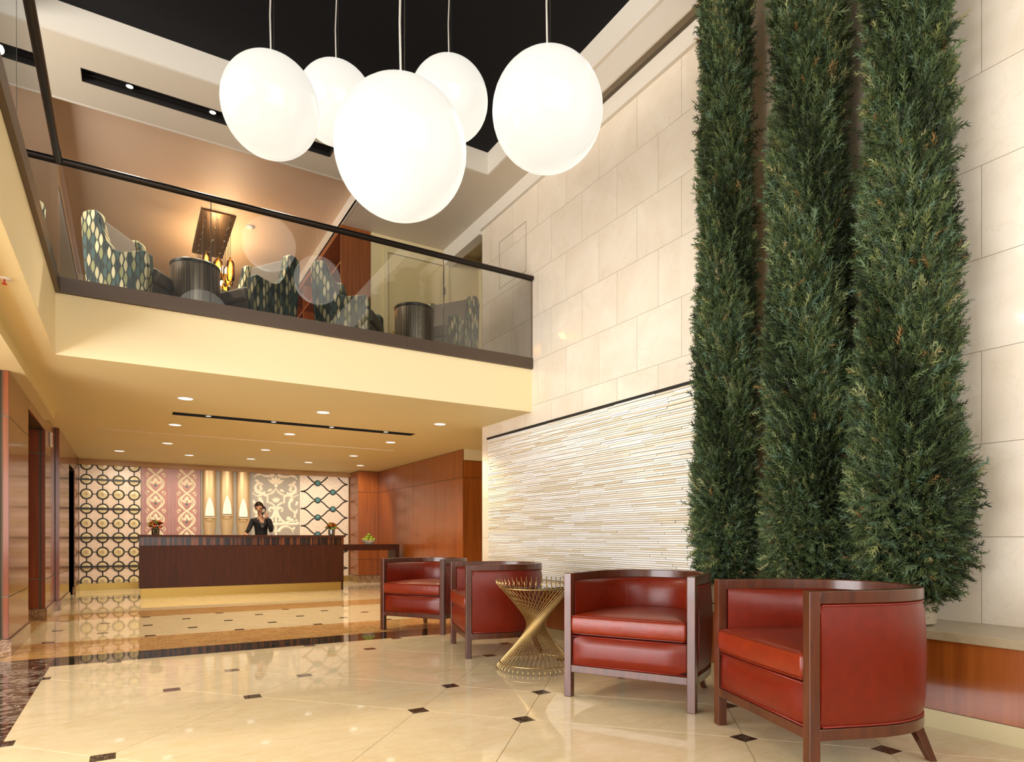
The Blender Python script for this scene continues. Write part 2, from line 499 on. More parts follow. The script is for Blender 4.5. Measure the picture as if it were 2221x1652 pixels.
def tile_field(x0, y0, dx, dy, X0, X1, Y0, Y1, h=0.052):
    g = 0.0016
    for j in range(-40, 40):
        for k in range(-40, 40):
            cx, cyy = x0+k*dx, y0+j*dy
            if cx < X0-dx or cx > X1+dx or cyy < Y0-dy or cyy > Y1+dy: continue
            if (k+j) % 2 == 0:
                q = h-g
                p = clip_poly([(cx-q, cyy-q), (cx+q, cyy-q), (cx+q, cyy+q), (cx-q, cyy+q)], X0, X1, Y0, Y1)
                if len(p) > 2 and poly_area(p) > 2e-4: slab(p, 'inset', 'inset_tile')
            else:
                ddx, ddy = dx-h, dy-h
                P = [(ddx-g, -h+g), (ddx-g, h-g), (h-g, ddy-g), (-h+g, ddy-g), (-ddx+g, h-g), (-ddx+g, -h+g), (-h+g, -ddy+g), (h-g, -ddy+g)]
                p = clip_poly([(cx+a, cyy+b) for a, b in P], X0, X1, Y0, Y1)
                if len(p) > 2 and poly_area(p) > 3e-3: slab(p, 'floor_tile', 'marble_tile')

# near field: small diamonds with an inset at each corner, long tiles and large squares between them
def diamond_field(cx, cyy, dx, dy, per, X0, X1, Y0, Y1, h=0.052, g=0.0014):
    L = []
    for n_ in range(-4, 5): L += [n_*per-1, n_*per+1]
    pt = lambda a, b: (cx+dx*(a+b)/2, cyy+dy*(a-b)/2)
    for i in range(len(L)-1):
        for j in range(len(L)-1):
            a0, a1, b0, b1 = L[i], L[i+1], L[j], L[j+1]
            r_, t_, l_, q_ = pt(a1, b1), pt(a1, b0), pt(a0, b0), pt(a0, b1)
            P = [(r_[0]-h-g, r_[1]-h+g), (r_[0]-h-g, r_[1]+h-g), (t_[0]+h-g, t_[1]-h-g), (t_[0]-h+g, t_[1]-h-g),
                 (l_[0]+h+g, l_[1]+h-g), (l_[0]+h+g, l_[1]-h+g), (q_[0]-h+g, q_[1]+h+g), (q_[0]+h-g, q_[1]+h+g)]
            p = clip_poly(P, X0, X1, Y0, Y1)
            if len(p) > 2 and poly_area(p) > 3e-3: slab(p, 'floor_tile', 'marble_tile')
    for a in L:
        for b in L:
            x, y = pt(a, b); q = h-g
            p = clip_poly([(x-q, y-q), (x+q, y-q), (x+q, y+q), (x-q, y+q)], X0, X1, Y0, Y1)
            if len(p) > 2 and poly_area(p) > 2e-4: slab(p, 'inset', 'inset_tile')
diamond_field(0.705, 5.02, 0.45, 0.4925, 5.61, -0.556, 3.90, 0.2, 6.43)
tile_field(0.1975, 7.93, 0.4477, 0.477, -0.90, 5.15, 7.885, 9.88)

def rect_slabs(X0, X1, Y0, Y1, n, mat, name, along='x', g=0.0015):
    for i in range(n):
        if along == 'x':
            a = X0+(X1-X0)*i/n; b = X0+(X1-X0)*(i+1)/n
            slab([(a+g, Y0+g), (b-g, Y0+g), (b-g, Y1-g), (a+g, Y1-g)], mat, name)
        else:
            a = Y0+(Y1-Y0)*i/n; b = Y0+(Y1-Y0)*(i+1)/n
            slab([(X0+g, a+g), (X1-g, a+g), (X1-g, b-g), (X0+g, b-g)], mat, name)
rect_slabs(-0.556, 5.2, 6.43, 6.90, 5, 'black_marble', 'border_slab')
rect_slabs(-0.93, 5.2, 6.90, 7.885, 5, 'brown_marble', 'border_slab')
rect_slabs(-0.93, 5.2, 9.88, 10.72, 5, 'brown_marble', 'border_slab')
rect_slabs(-1.45, -0.556, 0.2, 6.90, 6, 'dark_marble', 'border_slab', 'y')
rect_slabs(-4, -1.45, 0.2, 7.2, 4, 'brown_marble', 'border_slab', 'y')
yy = [10.72, 11.7, 12.72, 12.76, 13.22, 13.26, 13.86, 13.90, 14.68, 14.72, 15.6]
for i in range(len(yy)-1):
    thin = yy[i+1]-yy[i] < 0.1
    rect_slabs(-0.93, 5.2, yy[i], yy[i+1], 1 if thin else 6, 'black_marble' if thin else 'floor_tile', 'border_slab' if thin else 'marble_tile', g=0.001)
rect_slabs(5.2, 7.0, 6.43, 15.6, 6, 'floor_tile', 'marble_tile', 'y')
rect_slabs(-1.7, -0.93, 7.2, 11.35, 3, 'brown_marble', 'border_slab', 'y')

# ------------------------------------------------------------------ stone feature wall (right)
wall_r = struct('wall_right', MB().box(WX+0.004, WX+0.30, -3.2, 8.174, 0, 6.1), 'stone_joint', 'tall polished limestone wall in running bond behind the cypress trees', 'wall')
PY0, PY1, PZ0, PZ1 = 4.05, 7.98, 0.545, 2.478      # ledger panel opening
def stone_rect(y0, y1, z0, z1):
    g = 0.0018
    if y1-y0 < 0.02 or z1-z0 < 0.02: return
    box(WX, WX+0.012, y0+g, y1-g, z0+g, z1-g).build('stone_slab', 'stone', wall_r)
for r in range(0, 10):
    z0 = 0.50+0.559*r if r else 0.0
    z1 = 0.50+0.559*(r+1)
    z1 = min(z1, 5.70); z0 = min(z0, 5.69)
    off = 1.84 if r % 2 == 0 else 1.84-0.304
    y = off-9*0.608
    while y < 8.174:
        a, b = max(y, -3.2), min(y+0.608, 8.174)
        y += 0.608
        if b-a < 0.02: continue
        if b <= PY0 or a >= PY1 or z0 >= PZ1: stone_rect(a, b, z0, z1)
        else:
            if a < PY0: stone_rect(a, PY0, z0, z1)
            if b > PY1: stone_rect(PY1, b, z0, z1)
            lo, hi = max(a, PY0), min(b, PY1)
            if z1 > PZ1: stone_rect(lo, hi, PZ1, z1)
ap = MB()
for a in ((6.975, 7.676, 4.505, 4.511), (6.975, 7.676, 5.142, 5.148), (6.975, 6.981, 4.505, 5.148), (7.670, 7.676, 4.505, 5.148)):
    ap.box(WX-0.0012, WX+0.002, *a)
ap.build('access_panel', 'seam', wall_r)
# plaster trim under the soffit, cove beam across the recess
struct('trim_1', MB().box(WX-0.045, WX+0.001, -3.2, 8.18, 5.51, 5.70).box(WX-0.045, WX+0.10, 8.18, 9.40, 5.46, 5.70), 'paint_white', 'white plaster band along the top of the limestone wall', 'trim')

# ledger-stone panel
lp = thing('ledger_stone_panel', 'large panel of thin stacked white stone strips set in the limestone wall', 'wall panel', (WX, (PY0+PY1)/2, PZ0))
ly = (PY0+PY1)/2
MB().box(-0.0005, 0.0035, PY0-ly, PY1-ly, 0, PZ1-PZ0).build('backing_board', 'dark', lp)
MB().box(-0.03, -0.0005, PY0-ly-0.004, PY1-ly+0.004, PZ1-PZ0-0.022, PZ1-PZ0+0.004).box(-0.03, -0.0005, PY0-ly-0.012, PY0-ly+0.006, 0, PZ1-PZ0).build('border_strip', 'dark', lp)
rows = 88
rh = (PZ1-PZ0-0.022)/rows
strips = []
r2 = random.Random(3)
for i in range(rows):
    y = PY0+0.008-r2.random()*0.3
    while y < PY1-0.02:
        L = r2.choice((0.3, 0.42, 0.55, 0.7, 0.9))*r2.uniform(0.85, 1.15)
        a, b = max(y, PY0+0.008), min(y+L, PY1-0.006-r2.random()*0.012)
        y += L
        if b-a < 0.03: continue
        d = r2.choice((0.006, 0.009, 0.012, 0.016, 0.021))
        strips.append((a-ly, b-ly, i*rh, (i+1)*rh, d))
strips.sort(key=lambda s: -(s[1]-s[0])/((s[0]+ly)**2))
def strip_box(mb, s):
    a, b, z0, z1, d = s
    return mb.box(-d, -0.0005, a+0.0012, b-0.0012, z0+0.0019, z1-0.0019)
for s in strips[:300]:
    strip_box(MB(), s).build('stone_strip', 'ledger', lp)
rest = MB()
for s in strips[300:]: strip_box(rest, s)
o = rest.build('stone_strips', 'ledger', lp); o['kind'] = 'stuff'

# ------------------------------------------------------------------ balcony slab, its fascia and the lower ceiling
struct('balcony', MB().box(XL, 7, YB, YB+0.15, ZC, ZM).box(XL-0.15, XL, -3.2, YB+0.15, ZC, ZM)
       .box(-4, XL-0.15, -3.2, 15.7, 2.95, ZM-0.01).box(XL-0.15, 7, YB+0.15, 15.7, 2.95, ZM-0.01), 'paint_fascia', 'cream plastered balcony edge wrapping the double-height lobby', 'balcony')
struct('floor_mezzanine', MB().box(XL-0.01, 7, YB+0.1, 15.7, ZM-0.012, ZM).box(-4, XL-0.1, -3.2, 15.7, ZM-0.012, ZM), plain('carpet', '4A3F38', 0.95, bump=0.2, bscale=150), 'dark carpeted mezzanine floor', 'floor')

def holed_plate(x0, x1, y0, y1, z0, z1, holes):
    """plate with rectangular holes (x0,x1,y0,y1), holes non overlapping in y bands"""
    mb = MB()
    ys = sorted({y0, y1, *[h[2] for h in holes], *[h[3] for h in holes]})
    for a, b in zip(ys, ys[1:]):
        xs = [x0]
        for h in sorted(holes):
            if h[2] <= a+1e-6 and h[3] >= b-1e-6: xs += [h[0], h[1]]
        xs.append(x1)
        for p, q in zip(xs[::2], xs[1::2]):
            if q-p > 1e-4: mb.box(p, q, a, b, z0, z1)
    return mb
SL = (0.48, 3.78, 9.18, 9.38)
SD = (-0.40, 4.17, 11.12, 11.18)
lowc = struct('ceiling_lower', holed_plate(XL-0.26, 7, YB+0.002, 15.7, ZC-0.001, ZC+0.02, [SL, SD]).box(XL-0.26, XL-0.002, -3.2, YB+0.002, ZC-0.001, ZC+0.02).box(-1.2, XL-0.26, 9.972, 15.7, ZC-0.001, ZC+0.02),
              'paint_lower', 'warm cream flat ceiling under the balcony with round downlights', 'ceiling')
struct('trim_2', MB().box(-4, XL-0.256, -3.2, 9.97, 2.55, ZC+0.02), 'paint_lower', 'dropped cream bulkhead above the timber wall on the left', 'trim')
def spot(parent, power, col, size=110, blend=0.6, r=0.05, z=-0.02):
    l = bpy.data.lights.new('spot', 'SPOT'); l.energy = power; l.color = col
    l.spot_size = math.radians(size); l.spot_blend = blend; l.shadow_soft_size = r
    o = bpy.data.objects.new('spot', l); COL.objects.link(o); o.parent = parent; o.location = (0, 0, z)
    return o
def linear_slot(name, label, h, z, depth, lamps, grp=None, r=0.035, face='dark', tilt=0):
    x0, x1, y0, y1 = h
    t = thing(name, label, 'light', ((x0+x1)/2, (y0+y1)/2, z), 0, grp)
    X, Y = (x1-x0)/2, (y1-y0)/2
    MB().box(-X, X, -Y, -Y+0.006, -0.004, depth).box(-X, X, Y-0.006, Y, -0.004, depth).box(-X, -X+0.006, -Y, Y, -0.004, depth).box(X-0.006, X, -Y, Y, -0.004, depth) \
        .box(-X, X, -Y, Y, depth, depth+0.006).build('housing', face, t)
    MB().box(-X+0.01, X-0.01, -Y*0.35, -Y*0.3, depth*0.2, depth*0.9).box(-X+0.01, X-0.01, Y*0.3, Y*0.35, depth*0.2, depth*0.9).build('baffle', face, t)
    for lx in lamps:
        lo = MB().lathe([(r*1.25, 0), (r*1.25, 0.05), (r, 0.05), (r, 0.004)], 20, cap=False).build('lamp', 'chrome', t, smooth=False, loc=(lx-(x0+x1)/2, 0, depth*0.15 if z > 4 else 0.0))
        if z > 4: spot(lo, 210, (1.0, 0.82, 0.6), 120, 0.7, 0.04, -0.03)
        MB().lathe([(0.0, 0.0), (r, 0.0)], 20, cap=False).build('bulb', 'lamp', lo, loc=(0, 0, 0.006))
    return t
linear_slot('slot_light', 'long black recessed slot light in the ceiling under the balcony', SL, ZC, 0.12, (0.90, 1.72, 2.52, 3.34), face='dark')
linear_slot('slot_diffuser', 'thin pale linear air diffuser in the lower ceiling behind the black slot', SD, ZC, 0.008, (), face='diffuser')['category'] = 'vent'

WARM = (1.0, 0.83, 0.57)
# general downlights: three rows of three, then the row washing the art wall
dl = []
for row, yv in ((0, 8.24), (1, 10.22), (2, 12.27)):
    for c, xv in enumerate((0.56, 2.13, 3.76)):
        dl.append((xv, yv, 0, row, c))
for c, xv in enumerate((-0.15, 1.0, 2.117, 3.258, 4.379)): dl.append((xv, 13.8, 1, 3, c))
rown = ('the balcony edge', 'the black slot light, on its far side', 'the third row back')
coln = ('left', 'middle', 'right')
proto_dl = None
for xv, yv, k, row, c in dl:
    if k == 0:
        lab = {0: 'round downlight nearest the balcony edge, ', 1: 'round downlight just behind the black slot light, ', 2: 'round downlight behind the pale linear diffuser, '}[row] + ('left of its row', 'middle of its row', 'right end of its row')[c]
    else:
        lab = 'bright downlight before the mural wall, above ' + ('the round glass discs', 'the carved red panel', 'the organ pipes', 'the grey scrollwork', 'the teal knot lattice')[c]
    if proto_dl is None:
        t = proto_dl = thing('downlight', lab, 'light', (xv, yv, ZC), 0, 'recessed downlights in the lower ceiling')
        MB().lathe([(0.078, -0.002), (0.090, -0.004), (0.092, 0.001)], 28, cap=False).build('trim_ring', 'white_plastic', t, smooth=True)
        MB().lathe([(0.0, -0.0015), (0.079, -0.0015)], 28, cap=False).build('lens', 'lamp', t)
    else:
        t = proto_dl.copy(); COL.objects.link(t); t.location = (xv, yv, ZC); t['label'] = lab
        for ch in proto_dl.children:
            if ch.type == 'MESH':
                q = ch.copy(); COL.objects.link(q); q.parent = t
    sp_ = spot(t, 105 if k == 0 else 112, WARM if k == 0 else (1.0, 0.90, 0.74), 130 if k == 0 else 112)
    if k: sp_.rotation_euler = (math.radians(40), 0, 0)

# ------------------------------------------------------------------ upper ceiling: black recess, soffit, tray
SU = (-0.41, 2.10, 7.60, 7.815)
SV = (-3.0, -0.76, 7.60, 7.815)
up = holed_plate(-4, 7, 7.156, 8.26, ZS, ZS+0.04, [SU, SV])
struct('trim_7', MB().box(3.962, 4.221, -3.2, 5.70, ZS, ZS+0.04), 'paint_bright', 'bright white soffit strip between the black recess and the cove', 'trim')
up.box(3.936, WX, 5.70, 7.156, ZS, ZS+0.04)
up.box(2.69, 7, 8.26, 14.1, ZS, ZS+0.04).box(-4, -0.8, 8.26, 14.1, ZS, ZS+0.04).box(-4, -0.986, -3.2, 7.156, ZS, ZS+0.04)
struct('ceiling_soffit', up, 'paint_soffit', 'greige soffit framing the black recess over the lobby', 'ceiling')
struct('ceiling', MB().box(-1.0, 3.95, -3.2, 7.2, 5.975, 6.1), 'paint_black', 'black recessed ceiling above the hanging globes', 'ceiling')
struct('trim_3', MB().box(-0.98, 3.93, 7.15, 7.18, ZS-0.002, 5.98).box(3.93, 3.96, -3.2, 7.18, ZS-0.002, 5.98).box(-1.01, -0.98, -3.2, 7.18, ZS-0.002, 5.98), 'paint_white', 'white upstand around the black ceiling recess', 'trim')
struct('ceiling_tray', MB().box(-0.8, 2.69, 8.26, 14.1, 5.90, 5.94), 'paint_tray', 'raised pinkish beige ceiling tray over the mezzanine lounge', 'ceiling')
struct('trim_4', MB().box(2.69, 2.72, 8.26, 14.1, ZS-0.002, 5.92).box(-0.83, -0.8, 8.26, 14.1, ZS-0.002, 5.92).box(-0.8, 2.69, 8.23, 8.26, ZS-0.002, 5.92), 'paint_white', 'white edge of the raised ceiling tray', 'trim')
struct('trim_5', MB().box(4.222, 4.24, -3.2, 5.7, ZS-0.002, 5.82).box(4.222, WX+0.002, -3.2, 5.7, 5.80, 5.82).box(4.222, WX, 5.69, 5.70, ZS, 5.82), 'paint_white', 'white cove pocket along the top of the limestone wall', 'trim')
linear_slot('slot_light.001', 'black recessed slot light in the upper soffit behind the globes', SU, ZS, 0.16, (0.006, 0.789, 1.57), r=0.034)
linear_slot('slot_light.002', 'black recessed slot light seen through the left balcony glass', SV, ZS, 0.16, (-0.961, -1.74), r=0.034)

# ------------------------------------------------------------------ walls at the back
wall_b = struct('wall_back', MB().box(-1.2, 7, 15.62, 15.8, 0, 2.95), 'paint_cream', 'wall behind the reception mural', 'wall')
struct('trim_6', MB().box(-0.9, 4.68, 15.50, 15.62, 2.55, 2.66), plain('header', 'A0743A', 0.5), 'brown timber header over the mural', 'trim')
struct('baseboard_back', MB().box(-0.9, 4.68, 15.52, 15.62, 0, 0.135), 'brass', 'brass skirting below the mural', 'trim')
struct('wall_mezzanine', MB().box(-4, 7, 14.1, 14.2, ZM, ZS+0.2).box(3.15, 7, 9.41, 9.52, ZM, ZS), 'paint_cream', 'cream mezzanine wall with doors', 'wall')
struct('wall_recess', MB().box(5.0, 5.1, 8.0, 9.41, ZM, ZS).box(WX+0.3, 7, 8.0, 8.174, ZM, ZS), 'paint_cream', 'cream side wall of the mezzanine recess', 'wall')
struct('wall_corridor', MB().box(6.9, 7.0, 6.9, 15.7, 0, 2.95).box(WX+0.3, 7, 7.9, 8.174, 0, 2.95), 'paint_cream', 'cream corridor wall beyond the stone wall', 'wall')
struct('wall_upper_left', MB().box(-4.1, -4.0, -3.2, 14.2, 0, 6.1), 'paint_cream', 'far left cream wall of the upper level', 'wall')

def wood_face(parent, axis, c, a0, a1, zs, mat, t=0.02, sgn=1, seam=True):
    """panels on the plane axis=c spanning a0..a1, stacked between zs; sgn = side the face looks to"""
    g = 0.004
    for z0, z1 in zip(zs, zs[1:]):
        lo, hi = (c-t, c) if sgn > 0 else (c, c+t)
        if axis == 'x': mb = box(lo, hi, a0+g, a1-g, z0+0.005, z1-0.005)
        else: mb = box(a0+g, a1-g, lo, hi, z0+0.005, z1-0.005)
        mb.build('wood_panel', mat, parent)
    if seam:
        e = 0.004*sgn
        mb = MB()
        for z in zs[1:-1]:
            lo, hi = sorted((c-t*0.5*sgn, c-e*0.5))
            if axis == 'x': mb.box(lo, hi, a0, a1, z-0.006, z+0.006)
            else: mb.box(a0, a1, lo, hi, z-0.006, z+0.006)
        if mb.v: mb.build('metal_seam', 'seam_metal' if mat == 'cherry_dark' else 'seam', parent)

# timber wall on the right of reception
wr = struct('wall_reception', MB().box(5.165, 5.4, 10.31, 15.62, 0, 2.66).box(4.675, 5.17, 14.865, 15.62, 0, 2.66).box(5.165, 6.95, 10.315, 10.5, 0, 2.66), 'seam', 'cherry-panelled wall right of the reception desk', 'wall')
ZP = [0.17, 0.553, 2.15, 2.655]
ys = [10.30, 11.506, 12.656, 13.793, 14.86]
for a, b in zip(ys, ys[1:]): wood_face(wr, 'x', 5.15, a, b, ZP, 'cherry', sgn=-1)
wood_face(wr, 'x', 4.66, 14.85, 15.60, ZP, 'cherry', sgn=-1)
wood_face(wr, 'y', 14.85, 4.66, 5.15, ZP, 'cherry', sgn=-1)
wood_face(wr, 'y', 10.30, 5.17, 6.9, [0.17, 0.553, 2.15, 2.46], 'cherry', sgn=-1)
box(5.17, 6.9, 10.295, 10.32, 2.465, 2.66).build('plaster_header', 'paint_cream', wr)
struct('baseboard_right', MB().box(5.13, 5.17, 10.28, 14.87, 0, 0.168).box(4.64, 5.13, 14.83, 14.87, 0, 0.168).box(4.64, 4.68, 14.87, 15.62, 0, 0.168).box(5.17, 6.9, 10.28, 10.32, 0, 0.168), 'base_marble', 'brown marble skirting of the cherry wall', 'trim')

# timber wall on the left with lift recess and doorway
wl = struct('wall_left', MB().box(-1.7, -0.935, 7.215, 8.49, 0, 2.56).box(-1.7, -0.935, 10.11, 11.36, 0, 2.66).box(-1.7, -1.6, 8.4, 10.2, 0, 2.66).box(-1.7, -0.885, 11.36, 13.1, 0, 2.66)
            .box(-1.7, -0.885, 14.4, 15.62, 0, 2.66).box(-1.7, -0.935, 8.49, 10.11, 2.45, 2.66).box(-1.7, -0.885, 13.1, 14.4, 2.32, 2.66).box(-1.75, -1.65, 13.0, 14.5, 0, 2.4).box(-4, -1.69, 7.215, 7.4, 0, 2.56), 'seam', 'dark cherry-panelled wall on the left with a lift recess', 'wall')
ZL = [0.15, 0.53, 2.14, 2.55]; ZL2 = [0.15, 0.53, 2.14, 2.655]
wood_face(wl, 'x', -0.92, 7.2, 8.5, ZL, 'cherry_dark')
wood_face(wl, 'y', 7.2, -1.9, -0.98, ZL, 'cherry_dark', sgn=-1)
wood_face(wl, 'y', 7.2, -0.965, -0.92, ZL, 'cherry_dark', sgn=-1)
wood_face(wl, 'y', 10.1, -1.6, -0.98, [0.15, 0.53, 2.14, 2.44], 'cherry_dark', sgn=-1)
wood_face(wl, 'y', 10.1, -0.965, -0.92, [0.15, 0.53, 2.14, 2.44], 'cherry_dark', sgn=-1)
wood_face(wl, 'x', -0.92, 8.5, 10.1, [2.43, 2.65], 'cherry_dark', seam=False)
wood_face(wl, 'x', -0.92, 10.1, 11.35, ZL2, 'cherry_dark')
wood_face(wl, 'y', 11.35, -0.915, -0.868, ZL2, 'cherry_dark', sgn=-1)
wood_face(wl, 'x', -0.868, 11.35, 13.1, ZL2, 'cherry_dark')
wood_face(wl, 'x', -0.868, 14.4, 15.60, ZL2, 'cherry_dark')
wood_face(wl, 'x', -0.868, 13.1, 14.4, [2.31, 2.655], 'cherry_dark', seam=False)
wood_face(wl, 'y', 14.4, -1.6, -0.868, [0.0, 2.31], 'walnut', sgn=-1, seam=False)
struct('baseboard_left', MB().box(-0.94, -0.90, 7.18, 8.5, 0, 0.15).box(-1.9, -0.94, 7.18, 7.22, 0, 0.15).box(-1.6, -0.94, 10.08, 10.12, 0, 0.15).box(-0.94, -0.90, 10.08, 11.33, 0, 0.15).box(-0.90, -0.85, 11.33, 13.1, 0, 0.15).box(-0.9, -0.85, 14.385, 15.5, 0, 0.15), 'base_marble', 'brown marble skirting of the left timber wall', 'trim')
t = thing('fire_alarm', 'white wall strobe alarm high on the left timber wall', 'alarm', (-0.92, 10.62, 2.385))
MB().box(0, 0.035, -0.055, 0.055, -0.10, 0.10).build('housing', 'white_plastic', t, bevel=0.012)
MB().box(0.034, 0.038, -0.012, 0.012, -0.06, 0.06).build('lettering_strip', 'red_plastic', t)

# ------------------------------------------------------------------ glass railing of the mezzanine
gr = thing('glass_railing', 'frameless glass railing with dark handrail along the mezzanine edge', 'railing', (0, YB, ZM))
def rel(mb): 
    mb.v = [(x, y-YB, z-ZM) for x, y, z in mb.v]; return mb
GY, GX = YB-0.022, XL+0.020          # glass planes
for a, b in ((GX+0.010, 0.683), (0.683, 3.156), (3.156, 4.385)):
    rel(box(a+0.004, b-0.004, GY-0.006, GY+0.006, 3.25, 4.33)).build('glass_panel', 'glass', gr)
for a, b in ((-3.2, -0.2), (-0.2, 2.1), (2.1, 4.38), (4.38, GY-0.008)):
    rel(box(GX-0.006, GX+0.006, a+0.004, b-0.004, 3.25, 4.33)).build('glass_panel', 'glass', gr)
for x_ in (0.683, 3.156): rel(box(x_-0.003, x_+0.003, GY-0.007, GY+0.007, 3.25, 4.32)).build('glass_joint', 'glass_joint', gr)
for y_ in (-0.2, 2.1, 4.38): rel(box(GX-0.007, GX+0.007, y_-0.003, y_+0.003, 3.25, 4.32)).build('glass_joint', 'glass_joint', gr)
for a, b in ((XL+0.034, 2.697), (2.697, WX-0.002)):
    rel(box(a+0.001, b-0.001, YB-0.034, YB+0.05, 3.202, 3.337)).build('base_channel', 'steel', gr)
rel(box(XL-0.05, XL+0.034, -3.2, YB+0.05, 3.202, 3.337)).build('base_channel', 'steel', gr)
rel(MB().tube([(4.385, GY-0.008, 4.345), (GX+0.006, GY-0.008, 4.345)], 0.033, 14)).build('handrail', 'rail', gr, auto=True)
rel(MB().tube([(GX+0.006, GY-0.008, 4.345), (GX+0.006, -3.2, 4.345)], 0.033, 14)).build('handrail', 'rail', gr, auto=True)

# ------------------------------------------------------------------ planter bench along the stone wall
pb = thing('planter_bench', 'low stone-topped timber bench along the limestone wall, cypresses standing on it', 'bench', (3.83, 2.4, 0))
def relb(mb): mb.v = [(x-3.83, y-2.4, z) for x, y, z in mb.v]; return mb
ys = [-3.0, -1.2, 0.6, 2.4, 4.2, 6.0, 7.9]
for a, b in zip(ys, ys[1:]):
    relb(box(3.815, 4.398, a+0.001, b-0.001, 0.49, 0.54)).build('stone_top', 'bench_stone', pb, bevel=0.004)
    relb(box(3.835, 3.86, a+0.0015, b-0.0015, 0.102, 0.489)).build('wood_panel', 'cherry', pb)
relb(box(3.83, 3.85, -3.0, 7.9, 0.0, 0.10)).build('brass_kick', plain('bench_brass', 'A89A74', 0.35, 0.4), pb)
relb(box(3.861, 4.397, -3.0, 7.9, 0.0, 0.488)).build('carcass', 'dark', pb)
relb(box(3.83, 4.397, 7.895, 7.9, 0.10, 0.489)).build('end_panel', 'cherry', pb)

# ------------------------------------------------------------------ cypress trees
def sprays(name, parent, z0, z1, rad, count, seed, xface):
    R = np.random.default_rng(seed)
    n = count
    # template spray: stem plus side twigs, lying in the a-s plane
    tv = []; tf = []
    def blade(p, d, w):
        p = np.array(p, float); d = np.array(d, float)
        s = np.array([-d[1], d[0], 0.0]); s /= (np.linalg.norm(s)+1e-9)
        o = len(tv); tv.extend([p-s*w, p+s*w, p+d]); tf.append((o, o+1, o+2))
    for k in range(3):
        blade((0.30*k, 0, -0.05*k*k*0.3), (0.42, 0.02*(k-1), 0.03), 0.045)
    for k in range(7):
        t = 0.10+0.115*k; sg = 1 if k % 2 else -1
        L = 0.40*(1-0.55*t)
        blade((t, 0, 0.02*sg), (L*0.80, sg*L*0.62, 0.10*((k*37) % 5-2)/2*L), 0.034)
        blade((t+0.05, sg*0.06, 0.0), (L*0.5, sg*L*0.25, 0.16*((k*53) % 5-2)/2), 0.028)
    tv = np.array(tv); tf = np.array(tf); nv, nf = len(tv), len(tf)
    z = z0+(z1-z0)*R.random(n)
    th = R.random(n)*2*PI
    keep = R.random(n) < np.where(np.cos(th) > 0.35, 0.25, 1.0)      # the side against the wall is thinner
    z, th = z[keep], th[keep]; n = len(z)
    lump = 1+0.10*np.sin(th*3+z*5.0+seed)+0.07*np.sin(th*5-z*9+seed*2)
    rr = np.interp(z, rad[0], rad[1])*lump
    rb = rr*(0.66+0.30*R.random(n))
    out = np.stack([np.cos(th), np.sin(th), np.zeros(n)], 1)
    base = np.stack([rb*np.cos(th), rb*np.sin(th), z], 1)
    up = np.array([0, 0, 1.0]); tan = np.stack([-np.sin(th), np.cos(th), np.zeros(n)], 1)
    swirl = np.sin(z*4+th*2+seed)*0.35
    low = np.clip((1.0-z)/0.45, 0, 1)
    a = out*(0.55+0.5*R.random((n,1))) + up*((0.75-1.1*low)[:,None]+0.55*R.normal(size=(n,1))) + tan*(swirl[:,None]+0.45*R.normal(size=(n,1)))
    a /= np.linalg.norm(a, axis=1, keepdims=True)
    q = R.normal(size=(n,3)); s = np.cross(a, q); s /= np.linalg.norm(s, axis=1, keepdims=True)
    b = np.cross(a, s)
    L = (0.055+0.06*R.random(n)+0.05*(R.random(n) < 0.05))
    V = base[:,None,:] + (a[:,None,:]*tv[None,:,0:1] + s[:,None,:]*tv[None,:,1:2] + b[:,None,:]*tv[None,:,2:3])*L[:,None,None]
    V += (a[:,None,:]*0+up)*(tv[None,:,0:1]**2)*0.10*L[:,None,None]
    V[:,:,0] = np.minimum(V[:,:,0], xface)
    V = V.reshape(-1,3)
    F = (tf[None]+(np.arange(n)*nv)[:,None,None]).reshape(-1)
    me = bpy.data.meshes.new(name)
    me.vertices.add(len(V)); me.vertices.foreach_set('co', V.astype(np.float32).ravel())
    me.loops.add(len(F)); me.loops.foreach_set('vertex_index', F.astype(np.int32))
    me.polygons.add(n*nf); me.polygons.foreach_set('loop_start', (np.arange(n*nf)*3).astype(np.int32))
    me.update(calc_edges=True)
    at = me.attributes.new('tint', 'FLOAT', 'POINT')
    tint = np.clip(0.40+0.22*R.normal(size=n)+0.16*np.sin(z*3.1+th*2)+0.10*np.sin(th*4+z*7), 0, 0.95)
    tint[R.random(n) < 0.008] = 0.98
    at.data.foreach_set('value', np.repeat(tint, nv).astype(np.float32))
    me.materials.append(M['foliage'])
    o = bpy.data.objects.new(name, me); COL.objects.link(o); o.parent = parent
    o['kind'] = 'stuff'
    return o

def cypress(y, x, rad, seed, label, count, top):
    t = thing('cypress_tree', label, 'tree', (x, y, 0.54), 0, 'cypress trees on the stone bench')
    h = top-0.54
    zz = [z-0.54 for z in rad[0]]
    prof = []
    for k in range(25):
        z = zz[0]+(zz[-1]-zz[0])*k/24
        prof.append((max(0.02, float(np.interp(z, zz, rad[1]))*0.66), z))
    MB().lathe(prof, 14).build('foliage_core', 'core', t, smooth=True)  # solid dark core, blocks the view through the sprays
    MB().lathe([(0.045, 0.13), (0.04, zz[0]+0.1)], 10).build('trunk', 'bark', t)
    MB().lathe([(0.12, 0.0), (0.15, 0.01), (0.165, 0.15), (0.17, 0.16), (0.155, 0.16), (0.15, 0.135), (0.0, 0.135)], 24).build('pot', 'pot', t, smooth=False)
    sprays('foliage', t, zz[0]-0.02, zz[-1]-0.1, (zz, rad[1]), count, seed, 4.394-x)
    return t
cypress(3.46, 4.06, ([0.72, 0.80, 0.95, 1.6, 2.6, 3.6, 5.60], [0.12, 0.20, 0.225, 0.222, 0.205, 0.175, 0.150]), 3, 'slimmest cypress column, beside the stacked white stone panel', 30000, 5.6)
